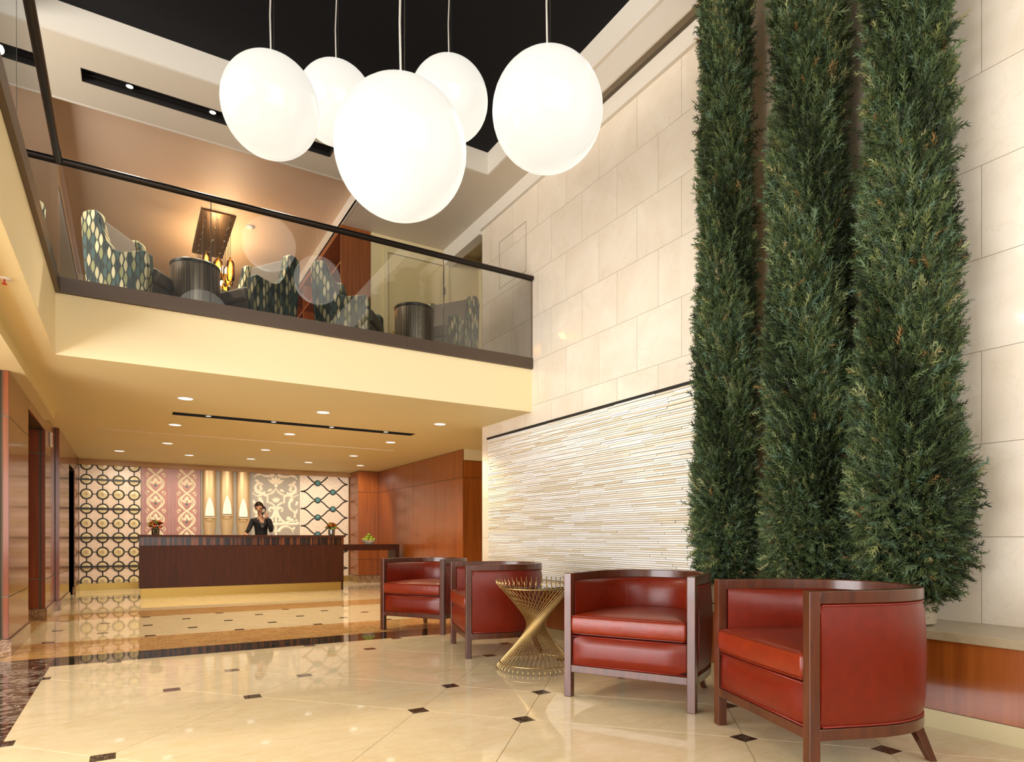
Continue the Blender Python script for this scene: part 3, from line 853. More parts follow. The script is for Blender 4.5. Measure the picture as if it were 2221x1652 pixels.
cypress(2.745, 4.05, ([0.70, 0.78, 0.92, 1.4, 2.6, 4.0, 5.60], [0.15, 0.245, 0.275, 0.262, 0.245, 0.21, 0.180]), 5, 'middle cypress column of the three along the stone wall', 35000, 5.6)
cypress(2.08, 4.03, ([0.68, 0.76, 0.92, 1.15, 1.7, 2.7, 4.0, 5.60], [0.13, 0.25, 0.315, 0.305, 0.265, 0.225, 0.185, 0.155]), 8, 'cypress column nearest the camera, bushiest at its foot', 34000, 5.6)

# ------------------------------------------------------------------ hanging globes
def globe_mat():
    m, nt, b = new_mat('opal_globe')
    b.inputs['Base Color'].default_value = (0.22, 0.22, 0.21, 1)
    b.inputs['Roughness'].default_value = 0.18
    b.inputs['Emission Color'].default_value = (1.0, 0.955, 0.85, 1)
    b.inputs['Emission Strength'].default_value = 0.76
    return m
M['opal'] = globe_mat()
RG = 0.315
for (gx, gy, gz), lab in (((0.815, 4.49, 3.935), 'leftmost glowing white globe hanging under the black ceiling'),
                          ((1.485, 5.33, 4.68), 'smallest-looking white globe, half hidden between the two at left'),
                          ((1.125, 2.915, 2.92), 'largest-looking and lowest white globe at the front of the cluster'),
                          ((2.23, 4.71, 4.605), 'white globe half hidden behind the right of the lowest globe'),
                          ((2.055, 3.03, 3.49), 'rightmost white globe, nearest the limestone wall')):
    t = thing('globe_pendant', lab, 'pendant light', (gx, gy, gz), 0, 'opal globe pendants')
    prof = [(RG*math.sin(PI*i/28), -RG*math.cos(PI*i/28)) for i in range(29)]
    MB().lathe(prof, 48).build('globe', 'opal', t, smooth=True)
    MB().lathe([(0.0, RG+0.015), (0.035, RG+0.012), (0.04, RG-0.006)], 20).build('cap', 'chrome', t, smooth=True)
    H = 5.974-gz
    MB().tube([(0.0, 0, RG+0.01), (-0.006, 0.0, RG+0.3), (0.008, 0.0, RG+0.5+0.2*(H-RG)), (0.004, 0, H)], 0.0055, 8).build('cord', 'cord', t, smooth=True)
    MB().tube([(0.018, 0, RG+0.01), (0.018, 0, H)], 0.002, 6).build('suspension_wire', 'wire', t)
    MB().lathe([(0.0, H-0.03), (0.06, H-0.03), (0.065, H), (0.0, H)], 20).build('ceiling_canopy', 'dark', t)

# ------------------------------------------------------------------ tub armchairs
CW, CD, CH = 0.87, 0.80, 0.82
def uplan(o, y0=0.052, y1=0.28, n=22):
    a = CW/2-o; b = CD-y1-o
    pts = [(-a, y0), (-a, (y0+y1)/2), (-a, y1)]
    for k in range(1, n):
        th = PI-PI*k/n
        c, s = math.cos(th), math.sin(th)
        e = 0.86
        pts.append((a*math.copysign(abs(c)**e, c), y1+b*abs(s)**e))
    pts += [(a, y1), (a, (y0+y1)/2), (a, y0)]
    return pts
def rings(mb, plans_z):
    n = len(plans_z[0][0]); base = len(mb.v)
    for P, z in plans_z: mb.v += [(x, y, z) for x, y in P]
    for i in range(len(plans_z)-1):
        for k in range(n):
            l = (k+1) % n
            mb.f.append((base+i*n+k, base+i*n+l, base+(i+1)*n+l, base+(i+1)*n+k))
    mb.f.append(tuple(base+k for k in range(n-1, -1, -1)))
    m = (len(plans_z)-1)*n
    mb.f.append(tuple(base+m+k for k in range(n)))
    return mb
def shrink(P, d):
    cx = sum(p[0] for p in P)/len(P); cyy = sum(p[1] for p in P)/len(P)
    W_ = max(abs(p[0]-cx) for p in P); H_ = max(abs(p[1]-cyy) for p in P)
    return [(cx+(x-cx)*(1-d/W_), cyy+(y-cyy)*(1-d/H_)) for x, y in P]
def curved_sheet(offs_in, offs_out, zs, y0, taper=False):
    """thick U-shaped sheet whose in/out offset varies with height"""
    base = uplan(0.055, y0)
    wt_ = [min(1.0, 0.08+max(0.0, p[1]-y0)/0.30) for p in base] if taper else None
    def col(o):
        U = uplan(o, y0)
        if not taper: return U
        return [(b[0]+(u[0]-b[0])*w, b[1]+(u[1]-b[1])*w) for u, b, w in zip(U, base, wt_)]
    cols_in = [col(o) for o in offs_in]; cols_out = [uplan(o, y0) for o in offs_out]
    n = len(cols_in[0]); m = len(zs); mb = MB()
    for C_ in (cols_in, cols_out):
        for j in range(m): mb.v += [(x, y, zs[j]) for x, y in C_[j]]
    I = lambda s, j, i: s*m*n+j*n+i
    for s in (0, 1):
        for j in range(m-1):
            for i in range(n-1):
                mb.f.append((I(s,j,i), I(s,j,i+1), I(s,j+1,i+1), I(s,j+1,i)))
    for i in range(n-1):
        mb.f.append((I(0,0,i), I(0,0,i+1), I(1,0,i+1), I(1,0,i)))
        mb.f.append((I(0,m-1,i), I(0,m-1,i+1), I(1,m-1,i+1), I(1,m-1,i)))
    for j in range(m-1):
        mb.f.append((I(0,j,0), I(0,j+1,0), I(1,j+1,0), I(1,j,0)))
        mb.f.append((I(0,j,n-1), I(0,j+1,n-1), I(1,j+1,n-1), I(1,j,n-1)))
    return mb
def make_armchair():
    t = thing('tub_armchair', 'x', 'armchair', (0, 0, 0), 0, 'red leather tub armchairs')
    hw = CW/2
    for sx in (-1, 1):
        a, b = sorted((sx*hw, sx*(hw-0.052)))
        box(a, b, 0, 0.052, 0, CH).build('leg', 'chair_wood', t, bevel=0.004)
    for sx in (-1, 1):
        mb = MB()
        x1, y1 = sx*0.275, 0.655; x0, y0 = sx*0.31, 0.72
        for (x, y, z, h) in ((x0, y0, 0, 0.017), (x1, y1, 0.17, 0.026)):
            mb.v += [(x-h, y-h, z), (x+h, y-h, z), (x+h, y+h, z), (x-h, y+h, z)]
        mb.f += [(3,2,1,0), (4,5,6,7), (0,1,5,4), (1,2,6,5), (2,3,7,6), (3,0,4,7)]
        mb.build('leg', 'chair_wood', t, bevel=0.003)
    MB().strip(uplan(0.052, 0.048), uplan(0.0, 0.048), 0.764, CH).build('top_rail', 'chair_wood', t, bevel=0.004, auto=True)
    MB().strip(uplan(0.05, 0.048), uplan(0.0, 0.048), 0.165, 0.216).build('bottom_rail', 'chair_wood', t, bevel=0.003, auto=True)
    box(-hw+0.05, hw-0.05, 0.004, 0.045, 0.165, 0.213).build('front_rail', 'chair_wood', t, bevel=0.003)
    zs = [0.217, 0.222, 0.26, 0.36, 0.49, 0.62, 0.72, 0.757, 0.763]
    ofo = [0.016, 0.008, -0.001, -0.008, -0.011, -0.008, -0.001, 0.008, 0.016]
    op = curved_sheet([0.035]*9, ofo, zs, 0.053).build('outer_panel', 'leather', t, auto=True)
    P = uplan(0.004, 0.062)
    for z in (0.224, 0.756):
        MB().tube([(x, y, z) for x, y in P], 0.0045, 6).build('piping', 'piping', op, smooth=True)
    for k in (0, -1):
        MB().tube([(P[k][0], P[k][1], 0.224), (P[k][0]*1.012, P[k][1], 0.49), (P[k][0], P[k][1], 0.756)], 0.0045, 6).build('piping', 'piping', op, smooth=True)
    zi = [0.45, 0.52, 0.60, 0.68, 0.735, 0.757, 0.766]
    ofi = [0.105, 0.118, 0.124, 0.118, 0.104, 0.086, 0.066]
    ip = curved_sheet(ofi, [0.052]*7, zi, 0.056, True).build('inner_back', 'leather', t, auto=True)
    for th in (0.78, 2.36):
        pth = []
        for z, o in zip(zi, ofi):
            U = uplan(o-0.001, 0.056); i = int(3+(1-th/PI)*21); pth.append((U[i][0], U[i][1], z))
        MB().tube(pth, 0.002, 5).build('seam', 'piping', ip, smooth=True)
    S0 = uplan(0.058, -0.004, 0.30); S0 = [(x, min(y, CD-0.10)) for x, y in S0]
    # seat cushion outline: rounded front corners, gently bowed front edge
    front = [(x, -0.004-0.012*(1-(x/(hw-0.058))**2)) for x in np.linspace(hw-0.07, -hw+0.07, 9)]
    plan = S0+front
    pz = [(shrink(plan, 0.03), 0.418), (shrink(plan, 0.008), 0.424), (plan, 0.445), (shrink(plan, -0.002), 0.485), (plan, 0.522), (shrink(plan, 0.006), 0.538), (shrink(plan, 0.022), 0.547),
          (shrink(plan, 0.09), 0.559), (shrink(plan, 0.18), 0.566), (shrink(plan, 0.27), 0.570), (shrink(plan, 0.34), 0.571)]
    sc_ = rings(MB(), pz).build('seat_cushion', 'leather_seat', t, smooth=True)
    for z, d in ((0.539, 0.003), (0.426, 0.005)):
        MB().tube([(x, y, z) for x, y in shrink(plan, d)], 0.0045, 6, closed=True).build('piping', 'leather', sc_, smooth=True)
    # apron below the seat, padded
    mb = MB(); nx, nz = 13, 7
    x0, x1, z0, z1 = -hw+0.054, hw-0.054, 0.215, 0.410
    for j in range(nz):
        for i in range(nx):
            u, v = i/(nx-1), j/(nz-1)
            e = min(1, 6*min(u, 1-u)*1.0)**0.5*min(1, 4*min(v, 1-v))**0.5
            mb.v.append((x0+(x1-x0)*u, 0.018-0.030*e, z0+(z1-z0)*v))
    for j in range(nz-1):
        for i in range(nx-1): mb.f.append((j*nx+i, j*nx+i+1, (j+1)*nx+i+1, (j+1)*nx+i))
    fp = mb.box(x0, x1, 0.018, 0.10, z0, z1).build('front_panel', 'leather', t, auto=True)
    MB().tube([(x0+0.004, 0.012, z0+0.004), (x1-0.004, 0.012, z0+0.004), (x1-0.004, 0.012, z1-0.004), (x0+0.004, 0.012, z1-0.004)], 0.004, 6, closed=True).build('piping', 'piping', fp, smooth=True)
    MB().prism([(x*0.96, max(y, 0.06)) for x, y in shrink(plan, 0.02)], 0.20, 0.415).build('seat_base', 'dark', t)
    return t
arm0 = make_armchair()
for i, (x, y, a, lab) in enumerate((
        (2.710, 6.717, -58.4, 'red leather tub armchair farthest back, nearest the reception desk'),
        (2.644, 5.397, -106.4, 'red leather tub armchair turned sideways just left of the gold wire table'),
        (2.693, 3.087, -61.6, 'red leather tub armchair facing out just right of the gold wire table'),
        (2.695, 2.117, -111.3, 'red leather tub armchair nearest the camera, its curved side towards us'))):
    c = arm0 if i == 0 else copy_tree(arm0)
    c.location = (x, y, 0); c.rotation_euler = (0, 0, math.radians(a)); c['label'] = lab

# ------------------------------------------------------------------ twisted wire side table
wt = thing('wire_table', 'round gold wire side table with a twisted hourglass frame and glass top', 'side table', (2.834, 4.341, 0))
R0 = 0.292; tw = math.radians(149); n = 46
for k in range(n):
    a = 2*PI*k/n
    p0 = Vector((R0*math.cos(a), R0*math.sin(a), 0.055)); p1 = Vector((R0*math.cos(a+tw), R0*math.sin(a+tw), 0.655))
    d = p1-p0
    e0 = p0-d*0.04; e1 = p1+d*0.055
    f0 = Vector((e0.x*1.03, e0.y*1.03, 0.004)); f1 = Vector((e1.x*1.01, e1.y*1.01, 0.722))
    MB().tube([f0, e0, p0, p0.lerp(p1, 0.5), p1, e1, f1], 0.0036, 6).build('rod', 'gold_wire', wt, smooth=True)
for z in (0.055, 0.655):
    MB().tube([((R0+0.004)*math.cos(2*PI*k/48), (R0+0.004)*math.sin(2*PI*k/48), z) for k in range(48)], 0.005, 8, closed=True).build('ring', 'gold_wire', wt, smooth=True)
MB().lathe([(0, 0.662), (0.283, 0.662), (0.285, 0.665), (0.283, 0.672), (0, 0.672)], 48).build('glass_top', 'tabletop_glass', wt)

# ------------------------------------------------------------------ reception desk
DY0, DX0, DX1 = 12.92, 0.155, 3.755
rd = thing('reception_desk', 'long dark wood reception desk with striped ebony band and brass base', 'desk', ((DX0+DX1)/2, DY0, 0))
dx = (DX1-DX0)/2
box(-dx-0.02, dx+0.03, -0.02, 0.40, 1.075, 1.115).build('counter_top', 'walnut', rd, bevel=0.003)
nb = 10
for k in range(nb):
    a = -dx+2*dx*k/nb; b = -dx+2*dx*(k+1)/nb
    box(a+0.0006, b-0.0006, 0.0, 0.03, 0.925, 1.074).build('ebony_panel', 'ebony', rd)
for k in range(3):
    a = -dx+2*dx*k/3; b = -dx+2*dx*(k+1)/3
    box(a+0.0006, b-0.0006, 0.004, 0.03, 0.172, 0.923).build('front_panel', 'desk_wood' if 'desk_wood' in M else 'walnut', rd)
box(-dx+0.02, dx-0.05, 0.012, 0.34, 0.0, 0.170).build('brass_base', 'brass', rd)
for s_ in (-1, 1):
    a, b = sorted((s_*dx, s_*(dx-0.03)))
    box(a, b, 0.031, 0.54, 0.172, 1.074).build('side_panel', 'walnut', rd)
box(-dx+0.03, dx-0.03, 0.345, 0.54, 0.74, 0.77).build('work_surface', 'walnut', rd)
box(-dx+0.03, dx-0.03, 0.031, 0.05, 0.172, 1.07).build('back_board', 'dark', rd)

# ------------------------------------------------------------------ console table, bowl and apples
ct = thing('console_table', 'dark wood console table beside the reception desk, bowl of apples on it', 'table', (4.42, 13.1, 0))
box(-0.645, 0.60, 0, 0.45, 0.875, 0.925).build('top', 'walnut', ct, bevel=0.003)
box(-0.645, 0.60, 0.004, 0.03, 0.80, 0.874).build('apron', 'walnut', ct)
box(-0.642, -0.615, 0.03, 0.45, 0, 0.874).build('leg', 'walnut', ct)
for x0 in (0.505,):
    box(x0, x0+0.095, 0.0, 0.45, 0, 0.874).build('leg', 'walnut', ct, bevel=0.003)
bw = thing('fruit_bowl', 'flared white bowl of green apples on the console table', 'bowl', (4.40, 13.28, 0.926))
MB().lathe([(0.0, 0.0), (0.075, 0.0), (0.08, 0.004), (0.10, 0.03), (0.165, 0.085), (0.168, 0.088), (0.163, 0.089), (0.095, 0.036), (0.07, 0.012), (0.0, 0.010)], 32).build('bowl', 'porcelain', bw, smooth=True)
ap0 = None
spots = []
pos8 = ('right rim', 'back right rim', 'back rim', 'back left rim', 'left rim', 'front left rim', 'front rim', 'front right rim')
for k in range(8): spots.append((0.112*math.cos(2*PI*k/8), 0.112*math.sin(2*PI*k/8), 0.106, 'green apple at the %s of the white bowl' % pos8[k]))
for k, q in enumerate(('back right', 'back left', 'front left', 'front right')): spots.append((0.055*math.cos(2*PI*k/4+PI/4), 0.055*math.sin(2*PI*k/4+PI/4), 0.152, 'green apple in the upper layer of the fruit bowl, %s' % q))
spots.append((0.0, 0.0, 0.206, 'green apple topmost on the pile in the white bowl'))
for k, (x, y, z, lab) in enumerate(spots):
    loc = (4.40+x, 13.28+y, 0.926+z)
    if ap0 is None:
        t = ap0 = thing('apple', lab, 'apple', loc, 0, 'green apples in the white bowl')
        pr = []
        for i in range(15):
            th = PI*i/14
            r = 0.036*(math.sin(th)**0.9)*(1+0.10*(-math.cos(th)))
            zz_ = -0.032*math.cos(th)+(-0.007 if i > 12 else 0)*1.0+0.004*(i < 2)
            pr.append((r, zz_))
        MB().lathe(pr, 18).build('flesh', 'apple', t, smooth=True)
        MB().tube([(0, 0, 0.022), (0.003, 0, 0.042)], 0.0018, 5).build('stem', 'stem', t)
    else:
        t = copy_tree(ap0); t.location = loc; t['label'] = lab
    t.rotation_euler = (rng.uniform(-0.5, 0.5), rng.uniform(-0.5, 0.5), rng.uniform(0, 6))

# ------------------------------------------------------------------ flower vases on the desk
def bouquet(x, y, label, seed, pal):
    r = random.Random(seed)
    t = thing('flower_vase', label, 'flowers', (x, y, 1.116))
    MB().lathe([(0.0, 0.0), (0.05, 0.0), (0.062, 0.01), (0.066, 0.11), (0.068, 0.115), (0.062, 0.114), (0.058, 0.012), (0.0, 0.008)], 24).build('vase', 'vase_glass', t, smooth=False)
    st = MB()
    heads = []
    for k in range(24):
        a = 2*PI*k*0.618+r.uniform(-0.2, 0.2); rad = (0.03, 0.085, 0.120, 0.150)[k % 4]*r.uniform(0.85, 1.1)
        hz = (0.235, 0.215, 0.185, 0.145)[k % 4]+r.uniform(-0.015, 0.015)
        heads.append((rad*math.cos(a), rad*math.sin(a), hz, pal[k % len(pal)]))
        st.tube([(0.25*rad*math.cos(a+2), 0.25*rad*math.sin(a+2), 0.015), (rad*0.5*math.cos(a), rad*0.5*math.sin(a), 0.13), (rad*math.cos(a), rad*math.sin(a), hz-0.01)], 0.0028, 5)
    st.build('stems', 'flower_leaf', t)
    for hx_, hy, hz, c in heads:
        m = MB(); R_ = r.uniform(0.034, 0.046)
        for ring, (pn, el, pr_) in enumerate(((7, 0.25, 1.0), (6, 0.7, 0.85), (4, 1.15, 0.6))):
            for p in range(pn):
                a = 2*PI*p/pn+ring*0.5
                d = Vector((math.cos(a)*math.cos(el), math.sin(a)*math.cos(el), math.sin(el)))
                s_ = Vector((-math.sin(a), math.cos(a), 0)); u_ = d.cross(s_)
                c0 = Vector((0, 0, 0)); e = d*R_*pr_
                o_ = len(m.v)
                m.v += [tuple(c0), tuple(e*0.6+s_*R_*0.42+u_*0.004), tuple(e), tuple(e*0.6-s_*R_*0.42+u_*0.004), tuple(e*0.55-u_*R_*0.22)]
                m.f += [(o_, o_+1, o_+4), (o_+1, o_+2, o_+4), (o_+2, o_+3, o_+4), (o_+3, o_, o_+4)]
        m.sphere((0, 0, 0.004), R_*0.45, 8, 6)
        m.build('flower', 'flower_'+c, t, loc=(hx_, hy, hz))
    lf = MB()
    for k in range(12):
        a = 2*PI*k/12+r.uniform(-0.2, 0.2); el = r.uniform(-0.1, 0.9)
        d = Vector((math.cos(a)*math.cos(el), math.sin(a)*math.cos(el), math.sin(el))); s_ = Vector((-math.sin(a), math.cos(a), 0))
        b0 = Vector((0.05*math.cos(a), 0.05*math.sin(a), 0.13)); L = r.uniform(0.07, 0.11)
        o_ = len(lf.v)
        lf.v += [tuple(b0), tuple(b0+d*L*0.5+s_*0.018+Vector((0, 0, 0.006))), tuple(b0+d*L), tuple(b0+d*L*0.5-s_*0.018+Vector((0, 0, 0.006)))]
        lf.f += [(o_, o_+1, o_+2), (o_, o_+2, o_+3)]
    lf.build('leaves', 'flower_leaf', t)
    return t
bouquet(0.41, 13.12, 'glass vase of red and orange flowers at the left end of the desk', 4, ['red', 'orange', 'yellow', 'red', 'lime', 'orange'])
bouquet(3.56, 13.12, 'glass vase of orange and lime flowers at the right end of the desk', 9, ['orange', 'lime', 'yellow', 'orange', 'red', 'lime'])

# ------------------------------------------------------------------ receptionist
def skin_mesh(name, chains, root, levels=2):
    vs, es, rs, idx = [], [], [], {}
    def vid(k, p, r):
        if k in idx: return idx[k]
        idx[k] = len(vs); vs.append(p); rs.append(r); return idx[k]
    for ch in chains:
        prev = None
        for k, p, r in ch:
            i = vid(k, p, r)
            if prev is not None: es.append((prev, i))
            prev = i
    me = bpy.data.meshes.new(name); me.from_pydata(vs, es, [])
    o = bpy.data.objects.new(name, me); COL.objects.link(o)
    o.modifiers.new('skin', 'SKIN'); q = o.modifiers.new('sub', 'SUBSURF'); q.levels = levels; q.render_levels = levels
    for i, r in enumerate(rs):
        sv = me.skin_vertices[0].data[i]
        sv.radius = r if isinstance(r, tuple) else (r, r); sv.use_root = (i == idx[root])
    dg = bpy.context.evaluated_depsgraph_get()
    m2 = bpy.data.meshes.new_from_object(o.evaluated_get(dg))
    bpy.data.objects.remove(o)
    m2.shade_smooth()
    return m2
HC = Vector((-0.045, -0.05, 1.655)); NB = Vector((-0.005, 0.0, 1.48))
HR = Matrix.Rotation(math.radians(-22), 3, 'Z') @ Matrix.Rotation(math.radians(18), 3, 'X') @ Matrix.Rotation(math.radians(-6), 3, 'Y')
def hd(x, y, z): return tuple(HC + HR @ Vector((x, y, z)))
def finger(tag_, base, d, b, L, r):
    d = Vector(d).normalized(); b = Vector(b); p0 = Vector(base); p1 = p0+d*L*0.45; d2 = (d+b*0.6).normalized(); p2 = p1+d2*L*0.32; d3 = (d2+b*0.7).normalized(); p3 = p2+d3*L*0.25
    return [(tag_+'0', tuple(p0), r), (tag_+'1', tuple(p1), r), (tag_+'2', tuple(p2), r*0.9), (tag_+'3', tuple(p3), r*0.75)]
ch = [
    [('pel', (0, 0, 0.98), (0.15, 0.11)), ('wst', (0, 0.005, 1.13), (0.115, 0.085)), ('chs', (0, 0, 1.30), (0.15, 0.105)), ('col', (0, 0.01, 1.42), (0.115, 0.07)), ('nek', tuple(NB), 0.05),
     ('nk2', tuple(NB.lerp(HC, 0.45)), 0.048), ('hd0', hd(0, -0.008, -0.055), (0.055, 0.06)), ('hd1', hd(0, 0.0, 0.01), (0.074, 0.086)), ('hd2', hd(0, 0.012, 0.075), (0.062, 0.075))],
    [('hd1', hd(0, 0, 0.01), 0.07), ('nose', hd(0, -0.098, -0.018), 0.013)],
    [('col', (0, 0.01, 1.42), 0.1), ('shL', (-0.155, 0.01, 1.405), 0.064), ('uaL', (-0.20, -0.01, 1.31), 0.052), ('elL', (-0.255, -0.07, 1.205), 0.044), ('faL', (-0.305, -0.20, 1.165), 0.036), ('wrL', (-0.345, -0.33, 1.145), 0.026), ('paL', (-0.360, -0.40, 1.135), (0.036, 0.016))],
    [('col', (0, 0.01, 1.42), 0.1), ('shR', (0.155, 0.01, 1.405), 0.064), ('uaR', (0.185, -0.03, 1.30), 0.054), ('elR', (0.175, -0.10, 1.185), 0.046), ('faR', (0.135, -0.140, 1.33), 0.040), ('wrR', (0.085, -0.140, 1.475), 0.026), ('paR', (0.075, -0.130, 1.530), (0.034, 0.017))],
    [('pel', (0, 0, 0.98), 0.15), ('hpL', (-0.085, 0, 0.90), 0.085), ('knL', (-0.085, -0.01, 0.50), 0.055), ('caL', (-0.085, 0.02, 0.34), 0.052), ('anL', (-0.085, 0.02, 0.09), 0.034), ('toL', (-0.09, -0.12, 0.035), 0.032)],
    [('pel', (0, 0, 0.98), 0.15), ('hpR', (0.085, 0, 0.90), 0.085), ('knR', (0.085, -0.01, 0.50), 0.055), ('caR', (0.085, 0.02, 0.34), 0.052), ('anR', (0.085, 0.02, 0.09), 0.034), ('toR', (0.09, -0.12, 0.035), 0.032)],
]
for k in range(4):
    f = finger('fL%d' % k, (-0.385+0.018*k, -0.435, 1.133), (-0.25+0.14*k, -1, -0.10), (0, 0, -0.35), (0.072, 0.082, 0.078, 0.062)[k], 0.0088)
    ch.append([('paL', (-0.36, -0.40, 1.135), 0.03)]+f)
    f = finger('fR%d' % k, (0.050+0.006*k, -0.155+0.018*k, 1.556-0.004*k), (0.05, 0.15, 1), (-0.75, 0.3, 0.1), (0.050, 0.062, 0.066, 0.058)[k], 0.0088)
    ch.append([('paR', (0.075, -0.130, 1.530), 0.03)]+f)
ch.append([('paL', (-0.36, -0.40, 1.135), 0.03)]+finger('tL', (-0.325, -0.405, 1.135), (0.75, -0.7, -0.1), (-0.2, -0.3, 0), 0.06, 0.0095))
ch.append([('paR', (0.075, -0.130, 1.530), 0.03)]+finger('tR', (0.098, -0.150, 1.525), (0.3, -0.3, 0.9), (0.3, 0.4, 0.2), 0.06, 0.0095))
pm = skin_mesh('body', ch, 'pel')
pr_ = thing('person', 'woman in a black jacket on the telephone behind the reception desk, looking down', 'person', (2.28, 13.60, 0))
pb_ = bpy.data.objects.new('body', pm); COL.objects.link(pb_); pb_.parent = pr_
pm.materials.clear()
for k in ('skin', 'jacket', 'dark'): pm.materials.append(M[k])
for p in pm.polygons:
    c = p.center
    neck = c.z > 1.452 and abs(c.x) < 0.075
    vee = c.y < -0.045 and c.z > 1.24 and abs(c.x) < max(0, (c.z-1.27))*0.42
    handL = c.x < -0.30 and c.y < -0.325 and c.z > 1.05
    handR = c.z > 1.482 and c.y < -0.09
    p.material_index = 0 if (neck or vee or handL or handR or c.z > 1.53) else (1 if c.z > 0.5 else 2)
# blouse in the neck of the jacket, lapels, hair, face
bl = MB(); bl.v += [(-0.05, -0.100, 1.375), (0.05, -0.100, 1.375), (0.035, -0.118, 1.30), (0.0, -0.122, 1.255), (-0.035, -0.118, 1.30), (0.0, -0.104, 1.36)]
bl.f += [(5, 0, 4), (5, 4, 3), (5, 3, 2), (5, 2, 1)]
bo = bl.build('blouse', 'blouse', pr_)
bt = MB()
for z_, x_ in ((1.355, 0.02), (1.325, -0.012), (1.30, 0.012), (1.285, -0.008)): bt.sphere((x_, -0.124, z_), 0.006, 8, 6)
bt.build('blouse_dots', 'white_plastic', bo)
for s_ in (-1, 1):
    lp_ = MB(); lp_.v += [(s_*0.055, -0.075, 1.45), (s_*0.10, -0.098, 1.40), (s_*0.075, -0.125, 1.34), (0.004*s_, -0.135, 1.235), (s_*0.035, -0.112, 1.36)]
    lp_.f += [(0, 1, 4), (1, 2, 4), (2, 3, 4)]
    o = lp_.build('lapel', 'jacket', pr_); md = o.modifiers.new('solid', 'SOLIDIFY'); md.thickness = 0.006
hm = MB(); nH, mH = 24, 14
for i in range(mH+1):
    for k in range(nH):
        th = PI*i/mH; a = 2*PI*k/nH
        d = Vector((math.sin(th)*math.cos(a), math.sin(th)*math.sin(a), math.cos(th)))
        front = max(0, -d.y)
        rad = 1.0
        if d.y < -0.18 and d.z < 0.80: rad = 0.74              # leave the face clear
        if d.z < -0.25: rad = 0.88
        hm.v.append(hd(d.x*0.086*rad, 0.012+d.y*0.104*rad, 0.028+d.z*0.104*rad))
for i in range(mH):
    for k in range(nH):
        l = (k+1) % nH; hm.f.append((i*nH+k, i*nH+l, (i+1)*nH+l, (i+1)*nH+k))
ho = hm.build('hair', 'hair', pr_, smooth=True)
MB().sphere(hd(0.0, 0.125, 0.0), 0.035, 12, 8).build('hair_bun', 'hair', ho, smooth=True)
for s_ in (-1, 1):
    MB().sphere(hd(s_*0.030, -0.079, 0.008), 0.0105, 10, 8, (1.2, 0.7, 0.55)).build('eye', 'dark', pr_, smooth=True)
    MB().sphere(hd(s_*0.031, -0.082, 0.028), 0.016, 8, 6, (1.0, 0.35, 0.18)).build('eyebrow', 'hair', pr_, smooth=True)
    MB().sphere(hd(s_*0.080, 0.005, -0.012), 0.022, 8, 8, (0.35, 0.7, 1.2)).build('ear', 'skin', pr_, smooth=True)
MB().sphere(hd(0.0, -0.080, -0.055), 0.020, 10, 6, (1.0, 0.4, 0.28)).build('mouth', plain('lips', '9A5048', 0.4), pr_, smooth=True)

hs_ = thing('telephone_handset', 'black telephone handset held to the receptionist ear, its cord hanging down', 'telephone handset', (2.28, 13.60, 0))
e1 = Vector(hd(0.100, 0.005, 0.0)); e2 = Vector(hd(0.068, -0.100, -0.090))
mid = (e1+e2)/2+Vector((0.035, -0.02, 0.0))
hb = MB().tube([e1, e1.lerp(mid, 0.55)+Vector((0.012, -0.005, 0.002)), mid, e2.lerp(mid, 0.55)+Vector((0.010, -0.006, 0)), e2], [0.013, 0.012, 0.011, 0.012, 0.013], 10).build('handle', 'phone', hs_, smooth=True)
MB().sphere(e1, 0.024, 12, 8).build('earpiece', 'phone', hs_, smooth=True)
MB().sphere(e2, 0.022, 12, 8).build('mouthpiece', 'phone', hs_, smooth=True)
MB().tube([e2, e2+Vector((0.01, -0.03, -0.10)), Vector((0.09, -0.17, 1.28)), Vector((0.17, -0.19, 1.12)), Vector((0.26, -0.20, 0.95)), Vector((0.30, -0.24, 0.776))], 0.004, 6).build('coiled_cord', 'phone', hs_, smooth=True)

# ------------------------------------------------------------------ mural panels behind the desk
YW = 15.56
def ribbon(mb, pts, w, y0=-0.006, th=0.006, taper=None, closed=False):
    """flat raised band along pts (x,z) on a panel facing -y"""
    n = len(pts); L_, R_ = [], []
    for i in range(n):
        a = pts[(i-1) % n if closed else max(i-1, 0)]; b = pts[(i+1) % n if closed else min(i+1, n-1)]
        dx_, dz_ = b[0]-a[0], b[1]-a[1]; q = math.hypot(dx_, dz_) or 1
        ww = w*(taper(i/(n-1)) if taper else 1)
        L_.append((pts[i][0]-dz_/q*ww, pts[i][1]+dx_/q*ww)); R_.append((pts[i][0]+dz_/q*ww, pts[i][1]-dx_/q*ww))
    o = len(mb.v)
    for i in range(n):
        mb.v += [(L_[i][0], y0, L_[i][1]), (pts[i][0], y0-th, pts[i][1]), (R_[i][0], y0, R_[i][1])]
    for i in range(n if closed else n-1):
        a = o+3*i; b = o+3*((i+1) % n)
        mb.f += [(a, b, b+1, a+1), (a+1, b+1, b+2, a+2)]
    return mb
def disc(mb, x, z, r, y=-0.006, th=0.006, n=24):
    o = len(mb.v)
    mb.v.append((x, y-th, z))
    for k in range(n): mb.v.append((x+r*0.8*math.cos(2*PI*k/n), y-th*0.8, z+r*0.8*math.sin(2*PI*k/n)))
    for k in range(n): mb.v.append((x+r*math.cos(2*PI*k/n), y, z+r*math.sin(2*PI*k/n)))
    for k in range(n):
        l = (k+1) % n
        mb.f += [(o, o+1+k, o+1+l), (o+1+k, o+1+n+k, o+1+n+l, o+1+l)]
    return mb
